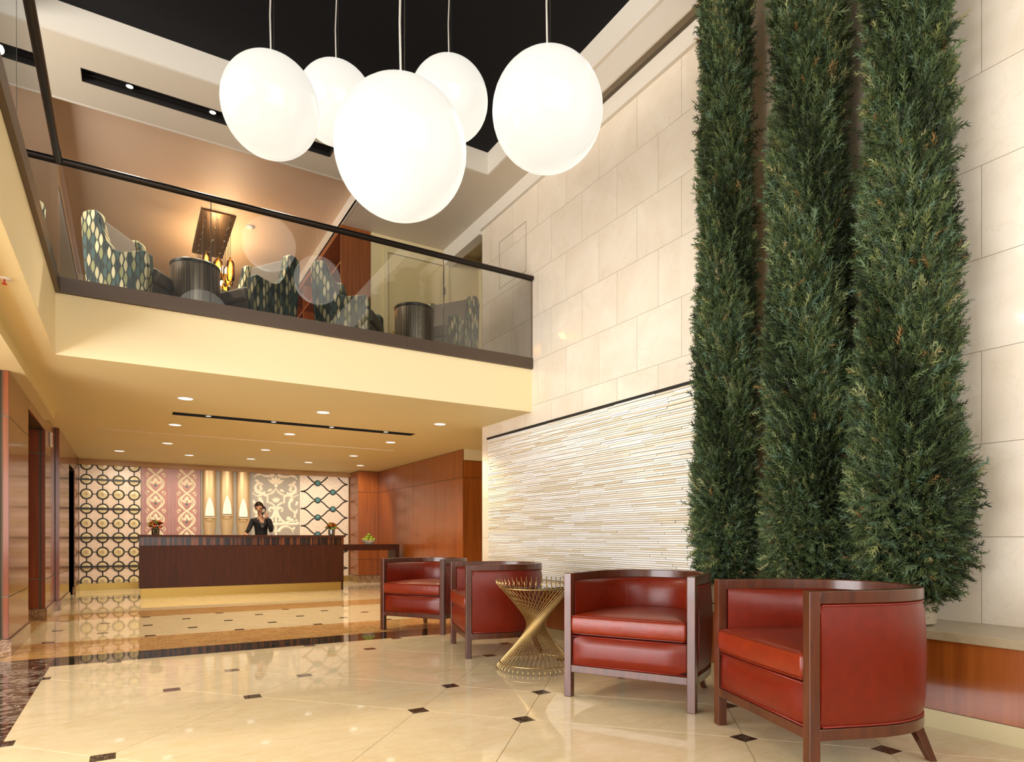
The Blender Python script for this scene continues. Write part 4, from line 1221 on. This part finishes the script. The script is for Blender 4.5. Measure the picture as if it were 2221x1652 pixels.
def leaf(mb, x, z, L, w, ang, y=-0.006, th=0.008, n=8):
    c, s = math.cos(ang), math.sin(ang); o = len(mb.v)
    pts = []
    for i in range(n+1):
        t = i/n; ww = w*math.sin(PI*t**0.8)
        pts.append((L*t, ww))
    for (a, ww) in pts:
        for q, yy_ in ((ww, y), (0, y-th), (-ww, y)):
            mb.v.append((x+a*c-q*s, yy_, z+a*s+q*c))
    for i in range(n):
        a = o+3*i; b = a+3
        mb.f += [(a, b, b+1, a+1), (a+1, b+1, b+2, a+2)]
    return mb
def put(mb, mat, mu, name='leaf_ornament'): return mb.build(name, mat, mu, auto=True)
def arc(cx, cz, r, a0, a1, n=18, r1=None):
    r1 = r if r1 is None else r1
    return [(cx+(r+(r1-r)*i/n)*math.cos(a0+(a1-a0)*i/n), cz+(r+(r1-r)*i/n)*math.sin(a0+(a1-a0)*i/n)) for i in range(n+1)]
ZB, ZT = 0.135, 2.552
def mural(name, label, x0, x1, mat):
    t = thing(name, label, 'mural panel', ((x0+x1)/2, YW, ZB))
    box(-(x1-x0)/2+0.001, (x1-x0)/2-0.001, 0.0, 0.03, 0, ZT-ZB).build('panel', mat, t)
    return t
def rippled(name, c1, c2, scale=(26, 1, 34), bump=0.5):
    m, nt, b = new_mat(name)
    tc = N(nt, 'ShaderNodeTexCoord'); mp = N(nt, 'ShaderNodeMapping'); mp.inputs['Scale'].default_value = scale
    nz = N(nt, 'ShaderNodeTexNoise', i_Scale=1.0, i_Detail=3.0, i_Distortion=1.0)
    nt.links.new(tc.outputs['Object'], mp.inputs[0]); nt.links.new(mp.outputs[0], nz.inputs['Vector'])
    r = ramp(nt, [(0.3, hx(c1)), (0.7, hx(c2))]); nt.links.new(nz.outputs['Fac'], r.inputs[0]); nt.links.new(r.outputs[0], b.inputs['Base Color'])
    bp = N(nt, 'ShaderNodeBump', i_Strength=bump, i_Distance=0.01); nt.links.new(nz.outputs['Fac'], bp.inputs['Height']); nt.links.new(bp.outputs[0], b.inputs['Normal'])
    b.inputs['Roughness'].default_value = 0.35
    return m
M['pink_glass'] = rippled('pink_glass', 'E3C6AA', 'ECD6C0', (14, 1, 14), 0.2)
M['ripple'] = rippled('ripple', 'DCC4AC', 'F2E2D0', (60, 1, 16), 0.9)
M['iron'] = plain('iron', '1D1B18', 0.5)
M['mural_red'] = plain('mural_red', 'AC786E', 0.5, vary=0.12, bscale=6)
M['mural_band'] = plain('mural_band', 'A47C7A', 0.5, vary=0.1, bscale=8)
M['mural_gold'] = plain('mural_gold', 'E8DABC', 0.4, vary=0.12, bscale=12)
M['mural_teal'] = plain('mural_teal', '4A6A70', 0.5)
M['mural_grey'] = plain('mural_grey', 'A0968A', 0.6)
M['mural_cream'] = plain('mural_cream', 'F2E4CC', 0.45, vary=0.08, bscale=16)
M['teal_knob'] = plain('teal_knob', '4E7A7C', 0.3, vary=0.2, bscale=14)
M['pipe'] = plain('pipe', 'C4A67C', 0.42, 0.45)
M['pipe_gap'] = plain('pipe_gap', '8E8578', 0.5)
M['pipe_mouth'] = plain('pipe_mouth', 'F8EFDA', 0.5)

def rondel_mat():
    m, nt, b = new_mat('rondel')
    tc = N(nt, 'ShaderNodeTexCoord'); ln = N(nt, 'ShaderNodeVectorMath', operation='LENGTH')
    nz = N(nt, 'ShaderNodeTexNoise', i_Scale=30.0, i_Detail=3.0)
    nt.links.new(tc.outputs['Object'], ln.inputs[0]); nt.links.new(tc.outputs['Object'], nz.inputs['Vector'])
    a = N(nt, 'ShaderNodeMath', operation='MULTIPLY_ADD'); a.inputs[1].default_value = 0.05
    nt.links.new(nz.outputs['Fac'], a.inputs[0]); nt.links.new(ln.outputs['Value'], a.inputs[2])
    sc = N(nt, 'ShaderNodeMath', operation='MULTIPLY'); sc.inputs[1].default_value = 7.0
    nt.links.new(a.outputs[0], sc.inputs[0])
    r = ramp(nt, [(0.2, hx('8A7048')), (0.42, hx('D2BA86')), (0.62, hx('E6D3A4')), (0.9, hx('DCC592'))])
    nt.links.new(sc.outputs[0], r.inputs[0]); nt.links.new(r.outputs[0], b.inputs['Base Color'])
    b.inputs['Roughness'].default_value = 0.3
    return m
M['rondel'] = rondel_mat()

# 1 glass rondels in an iron grid
x0, x1 = -0.862, 0.215
mu = mural('mural_panel', 'mural of amber glass discs in a black iron grid, at the left', x0, x1, 'pink_glass')
HWp, Hp = (x1-x0)/2, ZT-ZB
px_ = [-HWp+0.125+0.277*k for k in range(4)]; pz_ = [0.045+0.296*k for k in range(9)]
rd0 = None
grid = MB()
for x in px_:
    grid.box(x-0.011, x+0.011, -0.005, -0.0005, 0.0, Hp)
for k, z in enumerate(pz_):
    if k % 2 == 0: grid.box(-HWp+0.0, HWp-0.0, -0.005, -0.0005, z-0.009, z+0.009)
grid.build('iron_grid', 'iron', mu)
for z in pz_:
    for x in px_:
        if rd0 is None:
            m = MB(); 
            o_n = 28; m.lathe([(0.0, 0.009), (0.03, 0.0085), (0.04, 0.007), (0.09, 0.006), (0.098, 0.0)], o_n)
            m.v = [(a, -c, b_) for a, b_, c in m.v]
            rd0 = m.build('rondel', 'rondel', mu, smooth=True, loc=(x, -0.002, z))
            m = MB().tube([(0.098*math.cos(2*PI*k/32), -0.008, 0.098*math.sin(2*PI*k/32)) for k in range(32)], 0.0135, 6, closed=True)
            m.build('ring', 'iron', rd0, smooth=True)
        else:
            c = copy_tree(rd0, mu); c.location = (x, -0.002, z)
for k, z in enumerate(pz_):
    if k % 2 == 1: box(-HWp+0.002, HWp-0.002, -0.034, -0.020, z-0.017, z+0.018).build('iron_bar', 'iron', mu)

# 2 carved red and gold tracery
x0, x1 = 0.221, 1.35
mu = mural('mural_panel', 'mural of carved gold tracery on red, left of the organ pipes', x0, x1, 'mural_red')
HWp = (x1-x0)/2
bands = MB()
for bx, bw_ in ((-HWp+0.03, 0.028), (-HWp+0.085, 0.012), (-0.045, 0.03), (0.03, 0.02), (0.075, 0.010), (HWp-0.07, 0.012), (HWp-0.025, 0.022)):
    bands.box(bx-bw_, bx+bw_, -0.008, -0.0005, 0.0, Hp)
bands.build('moulding', 'mural_band', mu)
for cxp in (-0.30, 0.295):
    per = 0.385; am = 0.155
    tr = MB()
    zz_ = np.linspace(0, Hp-0.005, 90)
    for sg in (-1, 1):
        ribbon(tr, [(cxp+sg*am*math.sin(PI*z/per+0.25), z) for z in zz_], 0.020, -0.0005, 0.014)
        ribbon(tr, [(cxp+sg*(am-0.045)*math.sin(PI*z/per+0.25), z) for z in zz_], 0.010, -0.0005, 0.010)
    for k in range(-1, 8):
        zc_ = (k+0.5-0.08)*per
        if zc_ < 0.1 or zc_ > Hp-0.16: continue
        put(leaf(MB(), cxp, zc_+0.02, 0.12, 0.042, PI/2, -0.0005, 0.014), 'mural_gold', mu)
        for sg in (-1, 1):
            put(leaf(MB(), cxp+sg*0.01, zc_-0.01, 0.115, 0.030, PI/2-sg*1.05, -0.0005, 0.012), 'mural_gold', mu)
            put(ribbon(MB(), arc(cxp+sg*0.035, zc_+0.02, 0.026, PI/2+sg*1.2, PI/2-sg*2.6, 12), 0.010, -0.0005, 0.010), 'mural_gold', mu)
            zk = zc_+per*0.5
            if zk < Hp-0.12:
                put(ribbon(MB(), arc(cxp+sg*0.145, zk+0.01, 0.060, -PI/2, -PI/2+sg*2.6, 14, 0.02), 0.014, -0.0005, 0.012, lambda t: 1-0.5*t), 'mural_gold', mu)
                put(leaf(MB(), cxp+sg*0.12, zk-0.02, 0.08, 0.020, PI/2-sg*0.5, -0.0005, 0.012), 'mural_gold', mu)
        put(disc(MB(), cxp, zc_-0.045, 0.030, -0.0005, 0.010, 4), 'mural_teal', mu, 'teal_lozenge')
    tr.build('tracery', 'mural_gold', mu, auto=True)

# 3 organ pipes
x0, x1 = 1.354, 2.392
mu = mural('mural_panel', 'mural of three golden organ pipes with pale pointed mouths', x0, x1, 'pipe_gap')
for k, (cxp, mz) in enumerate(((-0.345, 1.28), (0.01, 1.33), (0.345, 1.27))):
    m = MB(); n_ = 18
    def halfpipe(m, prof, n_):
        o = len(m.v)
        for r, z in prof:
            for i in range(n_+1):
                a = PI+PI*i/n_
                m.v.append((cxp+r*math.cos(a), r*0.42*math.sin(a)-0.0005, z))
        for j in range(len(prof)-1):
            for i in range(n_):
                m.f.append((o+j*(n_+1)+i, o+j*(n_+1)+i+1, o+(j+1)*(n_+1)+i+1, o+(j+1)*(n_+1)+i))
    halfpipe(m, [(0.09, 0.0), (0.108, mz-0.30), (0.135, mz-0.02), (0.138, mz+0.10), (0.138, Hp-0.002)], n_)
    m.build('organ_pipe', 'pipe', mu, smooth=True)
    mo = MB(); o = 0
    zm = mz+0.13; pts = [(0.088, 0.0), (0.090, 0.07), (0.080, 0.17), (0.055, 0.29), (0.025, 0.38), (0.0, 0.43)]
    yb = -0.058
    cv_ = lambda a: -0.058*math.sqrt(1-(a/0.138)**2)-0.016
    mo.v = [(cxp-a, cv_(a), zm+b) for a, b in pts]+[(cxp+a, cv_(a), zm+b) for a, b in reversed(pts[:-1])]+[(cxp, cv_(0), zm), (cxp, cv_(0), zm+0.3)]
    n2 = len(pts)*2-1
    for i in range(n2-1):
        mo.f.append((i, i+1, n2+1))
    mo.f += [(0, n2+1, n2), (n2, n2+1, n2-1)]
    mo.build('pipe_mouth', 'pipe_mouth', mu)
    box(cxp-0.088, cxp+0.088, -0.078, -0.050, zm-0.014, zm).build('mouth_slit', 'iron', mu)
    MB().box(cxp-0.092, cxp+0.092, -0.080, -0.045, zm-0.05, zm-0.015).build('lower_lip', 'pipe', mu, bevel=0.004)
    lr = MB()
    halfpipe(lr, [(0.02, zm-0.15), (0.085, zm-0.125), (0.098, zm-0.09), (0.098, zm-0.052)], 12)
    lr.v = [(x, y-0.030, z) for x, y, z in lr.v]
    lr.build('roller_beard', 'pipe', mu, smooth=True)
    for sg in (-1, 1): box(cxp+sg*0.100-0.006, cxp+sg*0.100+0.006, -0.060, -0.030, zm-0.06, zm+0.07).build('ear_plate', 'pipe', mu)

# 4 cream scrollwork
x0, x1 = 2.394, 3.470
mu = mural('mural_panel', 'mural of cream baroque scrollwork on grey, behind the receptionist', x0, x1, 'mural_grey')
HWp = (x1-x0)/2
def both(pts, w, tp=None, th=0.018):
    for sg in (-1, 1): put(ribbon(MB(), [(sg*x, z) for x, z in pts], w*1.25, -0.0005, th, tp), 'mural_cream', mu, 'scroll')
tpr = lambda t: 1.0-0.6*t
put(ribbon(MB(), [(0, 0.0), (0, 1.66)], 0.026, -0.0005, 0.018), 'mural_cream', mu, 'scroll')
put(ribbon(MB(), [(0.0, 2.08), (0.05, 2.00), (0.11, 1.95), (0.185, 1.93), (0.185, 1.75), (0.12, 1.74), (0.05, 1.69), (0, 1.60), (-0.05, 1.69), (-0.12, 1.74), (-0.185, 1.75), (-0.185, 1.93), (-0.11, 1.95), (-0.05, 2.00)], 0.024, -0.0005, 0.018, None, True), 'mural_cream', mu, 'scroll')
both(arc(0.33, 2.10, 0.165, -2.2, 2.4, 26, 0.06), 0.034, tpr)
both(arc(0.46, 1.68, 0.18, 2.0, 4.9, 20, 0.13), 0.030, tpr)
both(arc(0.41, 1.60, 0.10, 4.6, 6.6, 12, 0.06), 0.024, tpr)
both([(0.01, 1.56), (0.05, 1.45), (0.12, 1.34), (0.20, 1.28), (0.27, 1.29)]+arc(0.27, 1.37, 0.07, -1.4, 2.6, 14, 0.03), 0.026, tpr)
both([(0.02, 1.60)]+arc(0.105, 1.565, 0.075, 2.7, -1.8, 16, 0.02), 0.026, tpr)
both([(0.03, 1.245), (0.2, 1.255), (0.4, 1.25), (0.53, 1.27)], 0.026, None)
both(arc(0.24, 1.02, 0.19, 2.9, 0.2, 18, 0.15), 0.03, tpr)
both(arc(0.40, 1.42, 0.12, -2.6, -0.5, 12, 0.09), 0.022, tpr)
both([(0.19, 1.90), (0.28, 1.93), (0.40, 1.88), (0.52, 1.95)], 0.028, tpr)
both([(0.04, 2.40), (0.14, 2.36), (0.26, 2.36), (0.36, 2.40)], 0.03, tpr)
both(arc(0.40, 2.28, 0.11, 2.0, 0.2, 12, 0.07), 0.024, tpr)
both(arc(0.22, 0.50, 0.19, 2.9, -0.6, 20, 0.09), 0.03, tpr)
for a in (-1.0, -0.5, 0, 0.5, 1.0): put(leaf(MB(), 0, 2.17, 0.23, 0.036, PI/2+a, -0.0005, 0.02), 'mural_cream', mu)
for a in (-0.7, -0.25, 0.25, 0.7): put(leaf(MB(), 0, 1.74, 0.16, 0.026, PI/2+a, -0.0005, 0.016), 'mural_cream', mu)
for sg in (-1, 1):
    for (x, z, L, a) in ((0.36, 2.16, 0.16, -1.9), (0.30, 2.10, 0.13, -1.2), (0.46, 2.26, 0.13, -2.6), (0.40, 2.04, 0.12, -1.7), (0.48, 1.98, 0.15, 2.7), (0.22, 1.93, 0.14, 0.4), (0.30, 1.86, 0.13, -0.9), (0.50, 1.80, 0.14, -2.0),
                         (0.48, 1.56, 0.12, -2.2), (0.42, 1.48, 0.10, -1.4), (0.33, 1.30, 0.12, 0.9), (0.50, 1.30, 0.10, 2.4), (0.08, 2.06, 0.14, -0.5), (0.06, 1.30, 0.10, 0.9), (0.10, 1.20, 0.10, -0.7), (0.44, 1.18, 0.11, -2.4)):
        put(leaf(MB(), sg*x, z, L, 0.032, a if sg > 0 else PI-a, -0.0005, 0.018), 'mural_cream', mu)
for x, z in ((0, 1.25), (0.27, 1.37), (-0.27, 1.37), (0, 2.14)): put(disc(MB(), x, z, 0.042, -0.0005, 0.022, 16), 'mural_cream', mu, 'boss')

# 5 teal knots on rippled glass
x0, x1 = 3.472, 4.635
mu = mural('mural_panel', 'mural of teal glass knobs on wavy black lattice, at the right', x0, x1, 'ripple')
HWp = (x1-x0)/2
lat = MB(); kx, kz = 0.365, 0.205; ox, oz = -0.165, 0.19
kn = []
for i in range(-2, 4):
    for j in range(-1, 13):
        if (i+j) % 2: continue
        x, z = ox+i*kx, oz+j*kz
        for sx in (1,):
            for sz in (-1, 1):
                pts = []
                for q in range(13):
                    t_ = q/12; e = t_-0.10*math.sin(2*PI*t_)
                    xx, zz2 = x+kx*t_, z+sz*kz*(t_+0.13*math.sin(2*PI*t_)*-1)
                    if -HWp+0.004 <= xx <= HWp-0.004 and 0.004 <= zz2 <= Hp-0.004: pts.append((xx, zz2))
                if len(pts) > 1: ribbon(lat, pts, 0.015, -0.0005, 0.012)
        if -HWp+0.0 < x < HWp and 0.07 < z < Hp-0.02: kn.append((x, z))
lat.build('lattice', 'iron', mu)
k0 = None
for x, z in kn:
    if abs(x) > HWp-0.08: continue
    if k0 is None:
        m = MB().lathe([(0.0, 0.045), (0.035, 0.040), (0.056, 0.026), (0.062, 0.0)], 24); m.v = [(a, -c, b_) for a, b_, c in m.v]
        k0 = m.build('glass_knob', 'teal_knob', mu, smooth=True, loc=(x, -0.002, z))
        MB().tube([(0.066*math.cos(2*PI*k/28), -0.006, 0.066*math.sin(2*PI*k/28)) for k in range(28)], 0.009, 6, closed=True).build('ring', 'iron', k0, smooth=True)
    else:
        c = copy_tree(k0, mu); c.location = (x, -0.002, z)

# ------------------------------------------------------------------ mezzanine lounge
def make_wing():
    t = thing('wing_chair', 'x', 'armchair', (0, 0, 0), 0, 'patterned wing chairs on the mezzanine')
    w = 0.36
    prof = [(0.02, 0.20), (0.0, 0.40), (0.01, 0.56), (0.05, 0.585), (0.16, 0.575), (0.26, 0.57), (0.35, 0.60), (0.42, 0.69), (0.46, 0.82), (0.48, 0.94), (0.51, 0.975), (0.58, 0.98), (0.64, 0.96), (0.66, 0.90), (0.64, 0.55), (0.60, 0.20)]
    for sx in (-1, 1):
        mb = MB(); n = len(prof)
        for x in (sx*w, sx*(w-0.095)): mb.v += [(x, y, z) for y, z in prof]
        mb.f += [tuple(range(n)), tuple(range(2*n-1, n-1, -1))]+[(i, (i+1) % n, n+(i+1) % n, n+i) for i in range(n)]
        mb.build('wing_side', 'leaf_fabric', t, bevel=0.010, seg=2)
    mb = MB()
    for x in (-w+0.09, w-0.09): mb.v += [(x, 0.56, 0.30), (x, 0.655, 0.20), (x, 0.655, 0.93), (x, 0.60, 0.95)]
    mb.f += [(0,1,2,3), (7,6,5,4), (0,4,5,1), (1,5,6,2), (2,6,7,3), (3,7,4,0)]
    mb.build('outer_back', 'leaf_fabric', t, bevel=0.008)
    mb = MB()
    for x in (-w+0.096, w-0.096): mb.v += [(x, 0.44, 0.42), (x, 0.555, 0.42), (x, 0.60, 0.945), (x, 0.53, 0.955)]
    mb.f += [(0,1,2,3), (7,6,5,4), (0,4,5,1), (1,5,6,2), (2,6,7,3), (3,7,4,0)]
    mb.build('back_cushion', 'grey_upholstery', t, bevel=0.02, seg=3)
    box(-w+0.096, w-0.096, -0.02, 0.45, 0.32, 0.46).build('seat_cushion', 'grey_upholstery', t, bevel=0.03, seg=3)
    box(-w+0.096, w-0.096, 0.015, 0.56, 0.20, 0.32).build('seat_base', 'grey_upholstery', t)
    for sx in (-1, 1):
        for y in (0.05, 0.56):
            box(sx*0.32-0.025, sx*0.32+0.025, y-0.025, y+0.025, 0, 0.20).build('leg', 'chair_leg', t)
    return t
wing0 = None
for i, (x, y, a, lab) in enumerate(((-0.145, 7.53, 56.5, 'patterned wing chair at the left corner of the mezzanine, facing right'),
                                    (1.40, 7.57, -56.5, 'patterned wing chair facing left, just right of the amber bottle chandelier'),
                                    (2.00, 7.53, 56.5, 'patterned wing chair facing right, in front of the timber bookcase'),
                                    (3.68, 7.57, -56.5, 'patterned wing chair nearest the limestone wall on the mezzanine, facing left'))):
    c = make_wing() if i == 0 else copy_tree(wing0)
    if i == 0: wing0 = c
    th = math.radians(a)
    bx, by = 0.0, 0.60
    c.location = (x-(bx*math.cos(th)-by*math.sin(th)), y+0.06-(bx*math.sin(th)+by*math.cos(th)), ZM+0.001)
    c.rotation_euler = (0, 0, th); c['label'] = lab
for i, (x, y, z, lab) in enumerate(((0.584, 7.27, 0.63, 'dark drum table between the two left wing chairs'), (2.96, 7.24, 0.63, 'bronze drum table between the two right wing chairs'))):
    if i == 0:
        d0 = thing('drum_table', lab, 'side table', (x, y, ZM+0.001), 0, 'drum tables on the mezzanine')
        MB().lathe([(0.225, 0.0), (0.23, 0.01), (0.23, 0.595)], 40).build('drum', 'drum', d0, auto=True)
        MB().lathe([(0.0, 0.596), (0.232, 0.596), (0.236, 0.602), (0.236, 0.622), (0.230, 0.63), (0.0, 0.63)], 40).build('top', plain('drum_top', '3A332D', 0.35), d0, auto=True)
    else:
        c = copy_tree(d0); c.location = (x, y, ZM+0.001); c['label'] = lab

# amber bottle chandelier
chd = thing('bottle_chandelier', 'bronze ceiling plate with three rows of hanging amber glass bottles', 'chandelier', (1.15, 11.195, 5.90))
MB().box(-0.235, 0.235, -0.83, 0.83, -0.028, 0.0).build('ceiling_plate', 'bronze_plate', chd, bevel=0.004)
for q in (-0.277, 0.277): box(-0.236, 0.236, q-0.0015, q+0.0015, -0.0292, -0.027).build('plate_joint', 'dark', chd)
bt0 = None
for r_ in range(3):
    for k in range(9):
        x, y = -0.165+0.165*r_, -0.74+0.185*k
        dz = 0.60+0.05*((k*5+r_*3) % 4)/3
        if bt0 is None:
            cd = MB().tube([(0, 0, -0.03), (0, 0, -0.60)], 0.0035, 6).build('drop_cord', 'dark', chd, loc=(x, y, 0))
            MB().sphere((0, 0, -0.03), 0.010, 10, 6).build('cord_knob', 'chrome', cd, smooth=True)
            MB().lathe([(0.014, 0.0), (0.016, -0.03), (0.045, -0.055), (0.056, -0.09), (0.058, -0.31), (0.048, -0.345), (0.0, -0.35)], 16, (0, 0, -0.58)).build('bottle', 'amber', cd, smooth=True)
            MB().lathe([(0.0, 0.0), (0.012, -0.01), (0.022, -0.06), (0.020, -0.20), (0.0, -0.24)], 10, (0, 0, -0.64)).build('bulb', 'bulb', cd, smooth=True)
            bt0 = cd
        else:
            cd = copy_tree(bt0, chd); cd.location = (x, y, -(dz-0.60))
for y in (-0.55, 0.0, 0.55):
    l = bpy.data.lights.new('amber_glow', 'POINT'); l.energy = 42; l.color = (1.0, 0.74, 0.48); l.shadow_soft_size = 0.06
    o = bpy.data.objects.new('amber_glow', l); COL.objects.link(o); o.parent = chd; o.location = (0.0825, y, -0.74)

# bookcase
bc = thing('bookcase', 'tall cherry bookcase with open shelves at the right of the mezzanine lounge', 'bookcase', (2.92, 9.41, ZM))
HB = ZS-ZM-0.004
box(-0.225, 0.225, 0.0, 0.03, 0, HB-0.09).build('end_panel', 'cherry', bc)
box(-0.235, 0.225, -0.006, 3.6, HB-0.088, HB).build('cornice', 'cherry', bc)
box(-0.225, 0.225, 3.57, 3.6, 0, HB-0.09).build('end_panel', 'cherry', bc)
box(0.205, 0.225, 0.031, 3.57, 0, HB-0.09).build('back_panel', 'cherry_dark', bc)
for y in (1.2, 2.4): box(-0.225, 0.204, y-0.015, y+0.015, 0, HB-0.09).build('upright', 'cherry', bc)
for y0_, y1_ in ((0.031, 1.184), (1.216, 2.384), (2.416, 3.569)):
    for z in (0.0, 0.55, 1.0, 1.45, 1.95): box(-0.22, 0.204, y0_, y1_, z, z+0.03).build('shelf', 'cherry', bc)

# doors
M['door_paint'] = plain('door_paint', 'D2BE8E', 0.45)
def door(name, axis, c, a0, a1, z1, label, hside):
    """flush door standing just proud of the wall plane"""
    def bx(p0, p1, d0, d1, z0_, z1_):
        return box(p0, p1, c-d1, c-d0, z0_, z1_) if axis == 'y' else box(c-d1, c-d0, p0, p1, z0_, z1_)
    o = bx(a0, a1, 0.002, 0.012, ZM+0.005, z1).build(name, 'door_paint'); tag(o, label, 'door', kind='structure')
    fr = MB()
    for q in ((a0-0.006, a0-0.001, ZM, z1+0.006), (a1+0.001, a1+0.006, ZM, z1+0.006), (a0, a1, z1+0.001, z1+0.006)):
        b_ = bx(q[0], q[1], 0.001, 0.011, q[2], q[3]); fr.add(b_.v, b_.f)
    fr.build('shadow_gap', 'dark', o)
    ca = MB()
    for q in ((a0-0.08, a0-0.008, ZM, z1+0.08), (a1+0.008, a1+0.08 if axis == 'x' else min(a1+0.08, 4.45), ZM, z1+0.08), (a0-0.008, a1+0.008, z1+0.008, z1+0.08)):
        b_ = bx(q[0], q[1], 0.001, 0.024, q[2], q[3]); ca.add(b_.v, b_.f)
    ca.build('casing', 'paint_cream', o)
    hxp = a0+0.07 if hside < 0 else a1-0.07
    hp = (hxp, c-0.06, ZM+1.0) if axis == 'y' else (c-0.06, hxp, ZM+1.0)
    MB().sphere(hp, 0.032, 12, 8).build('door_knob', 'brass', o, smooth=True)
    return o
d1 = door('door_1', 'y', 9.41, 3.42, 4.36, 5.44, 'cream flush door on the mezzanine, right of the bookcase', -1)
MB().box(4.362, 4.378, 9.380, 9.390, 4.98, 5.10).build('hinge', 'steel', d1)
d2 = door('door_2', 'x', 5.0, 8.35, 9.25, 5.40, 'cream door in the mezzanine recess with a black closer', -1)
MB().box(4.88, 4.965, 8.42, 8.72, 5.27, 5.35).box(4.90, 4.92, 8.6, 9.1, 5.37, 5.39).build('door_closer', 'dark', d2)

# ceiling devices
t = thing('sprinkler', 'white sprinkler head on the soffit at the far left', 'sprinkler', (-0.66, 5.0, ZC-0.001))
MB().lathe([(0.0, -0.008), (0.035, -0.006), (0.04, 0.0), (0.0, 0.0)], 20).build('escutcheon', 'white_plastic', t, smooth=True)
MB().lathe([(0.0, -0.04), (0.014, -0.038), (0.014, -0.034), (0.005, -0.032), (0.005, -0.008)], 12).build('head', 'red_plastic', t)
t = thing('smoke_detector', 'round white smoke detector on the soffit at the top left corner', 'detector', (-1.10, 6.55, ZS))
MB().lathe([(0.0, -0.045), (0.03, -0.045), (0.055, -0.03), (0.06, 0.0), (0.0, 0.0)], 24).build('body', 'white_plastic', t, smooth=True)
t = thing('smoke_detector', 'small white detector on the raised tray above the chandelier chairs', 'detector', (1.62, 10.6, 5.90))
MB().lathe([(0.0, -0.045), (0.03, -0.045), (0.055, -0.03), (0.06, 0.0), (0.0, 0.0)], 24).build('body', 'white_plastic', t, smooth=True)
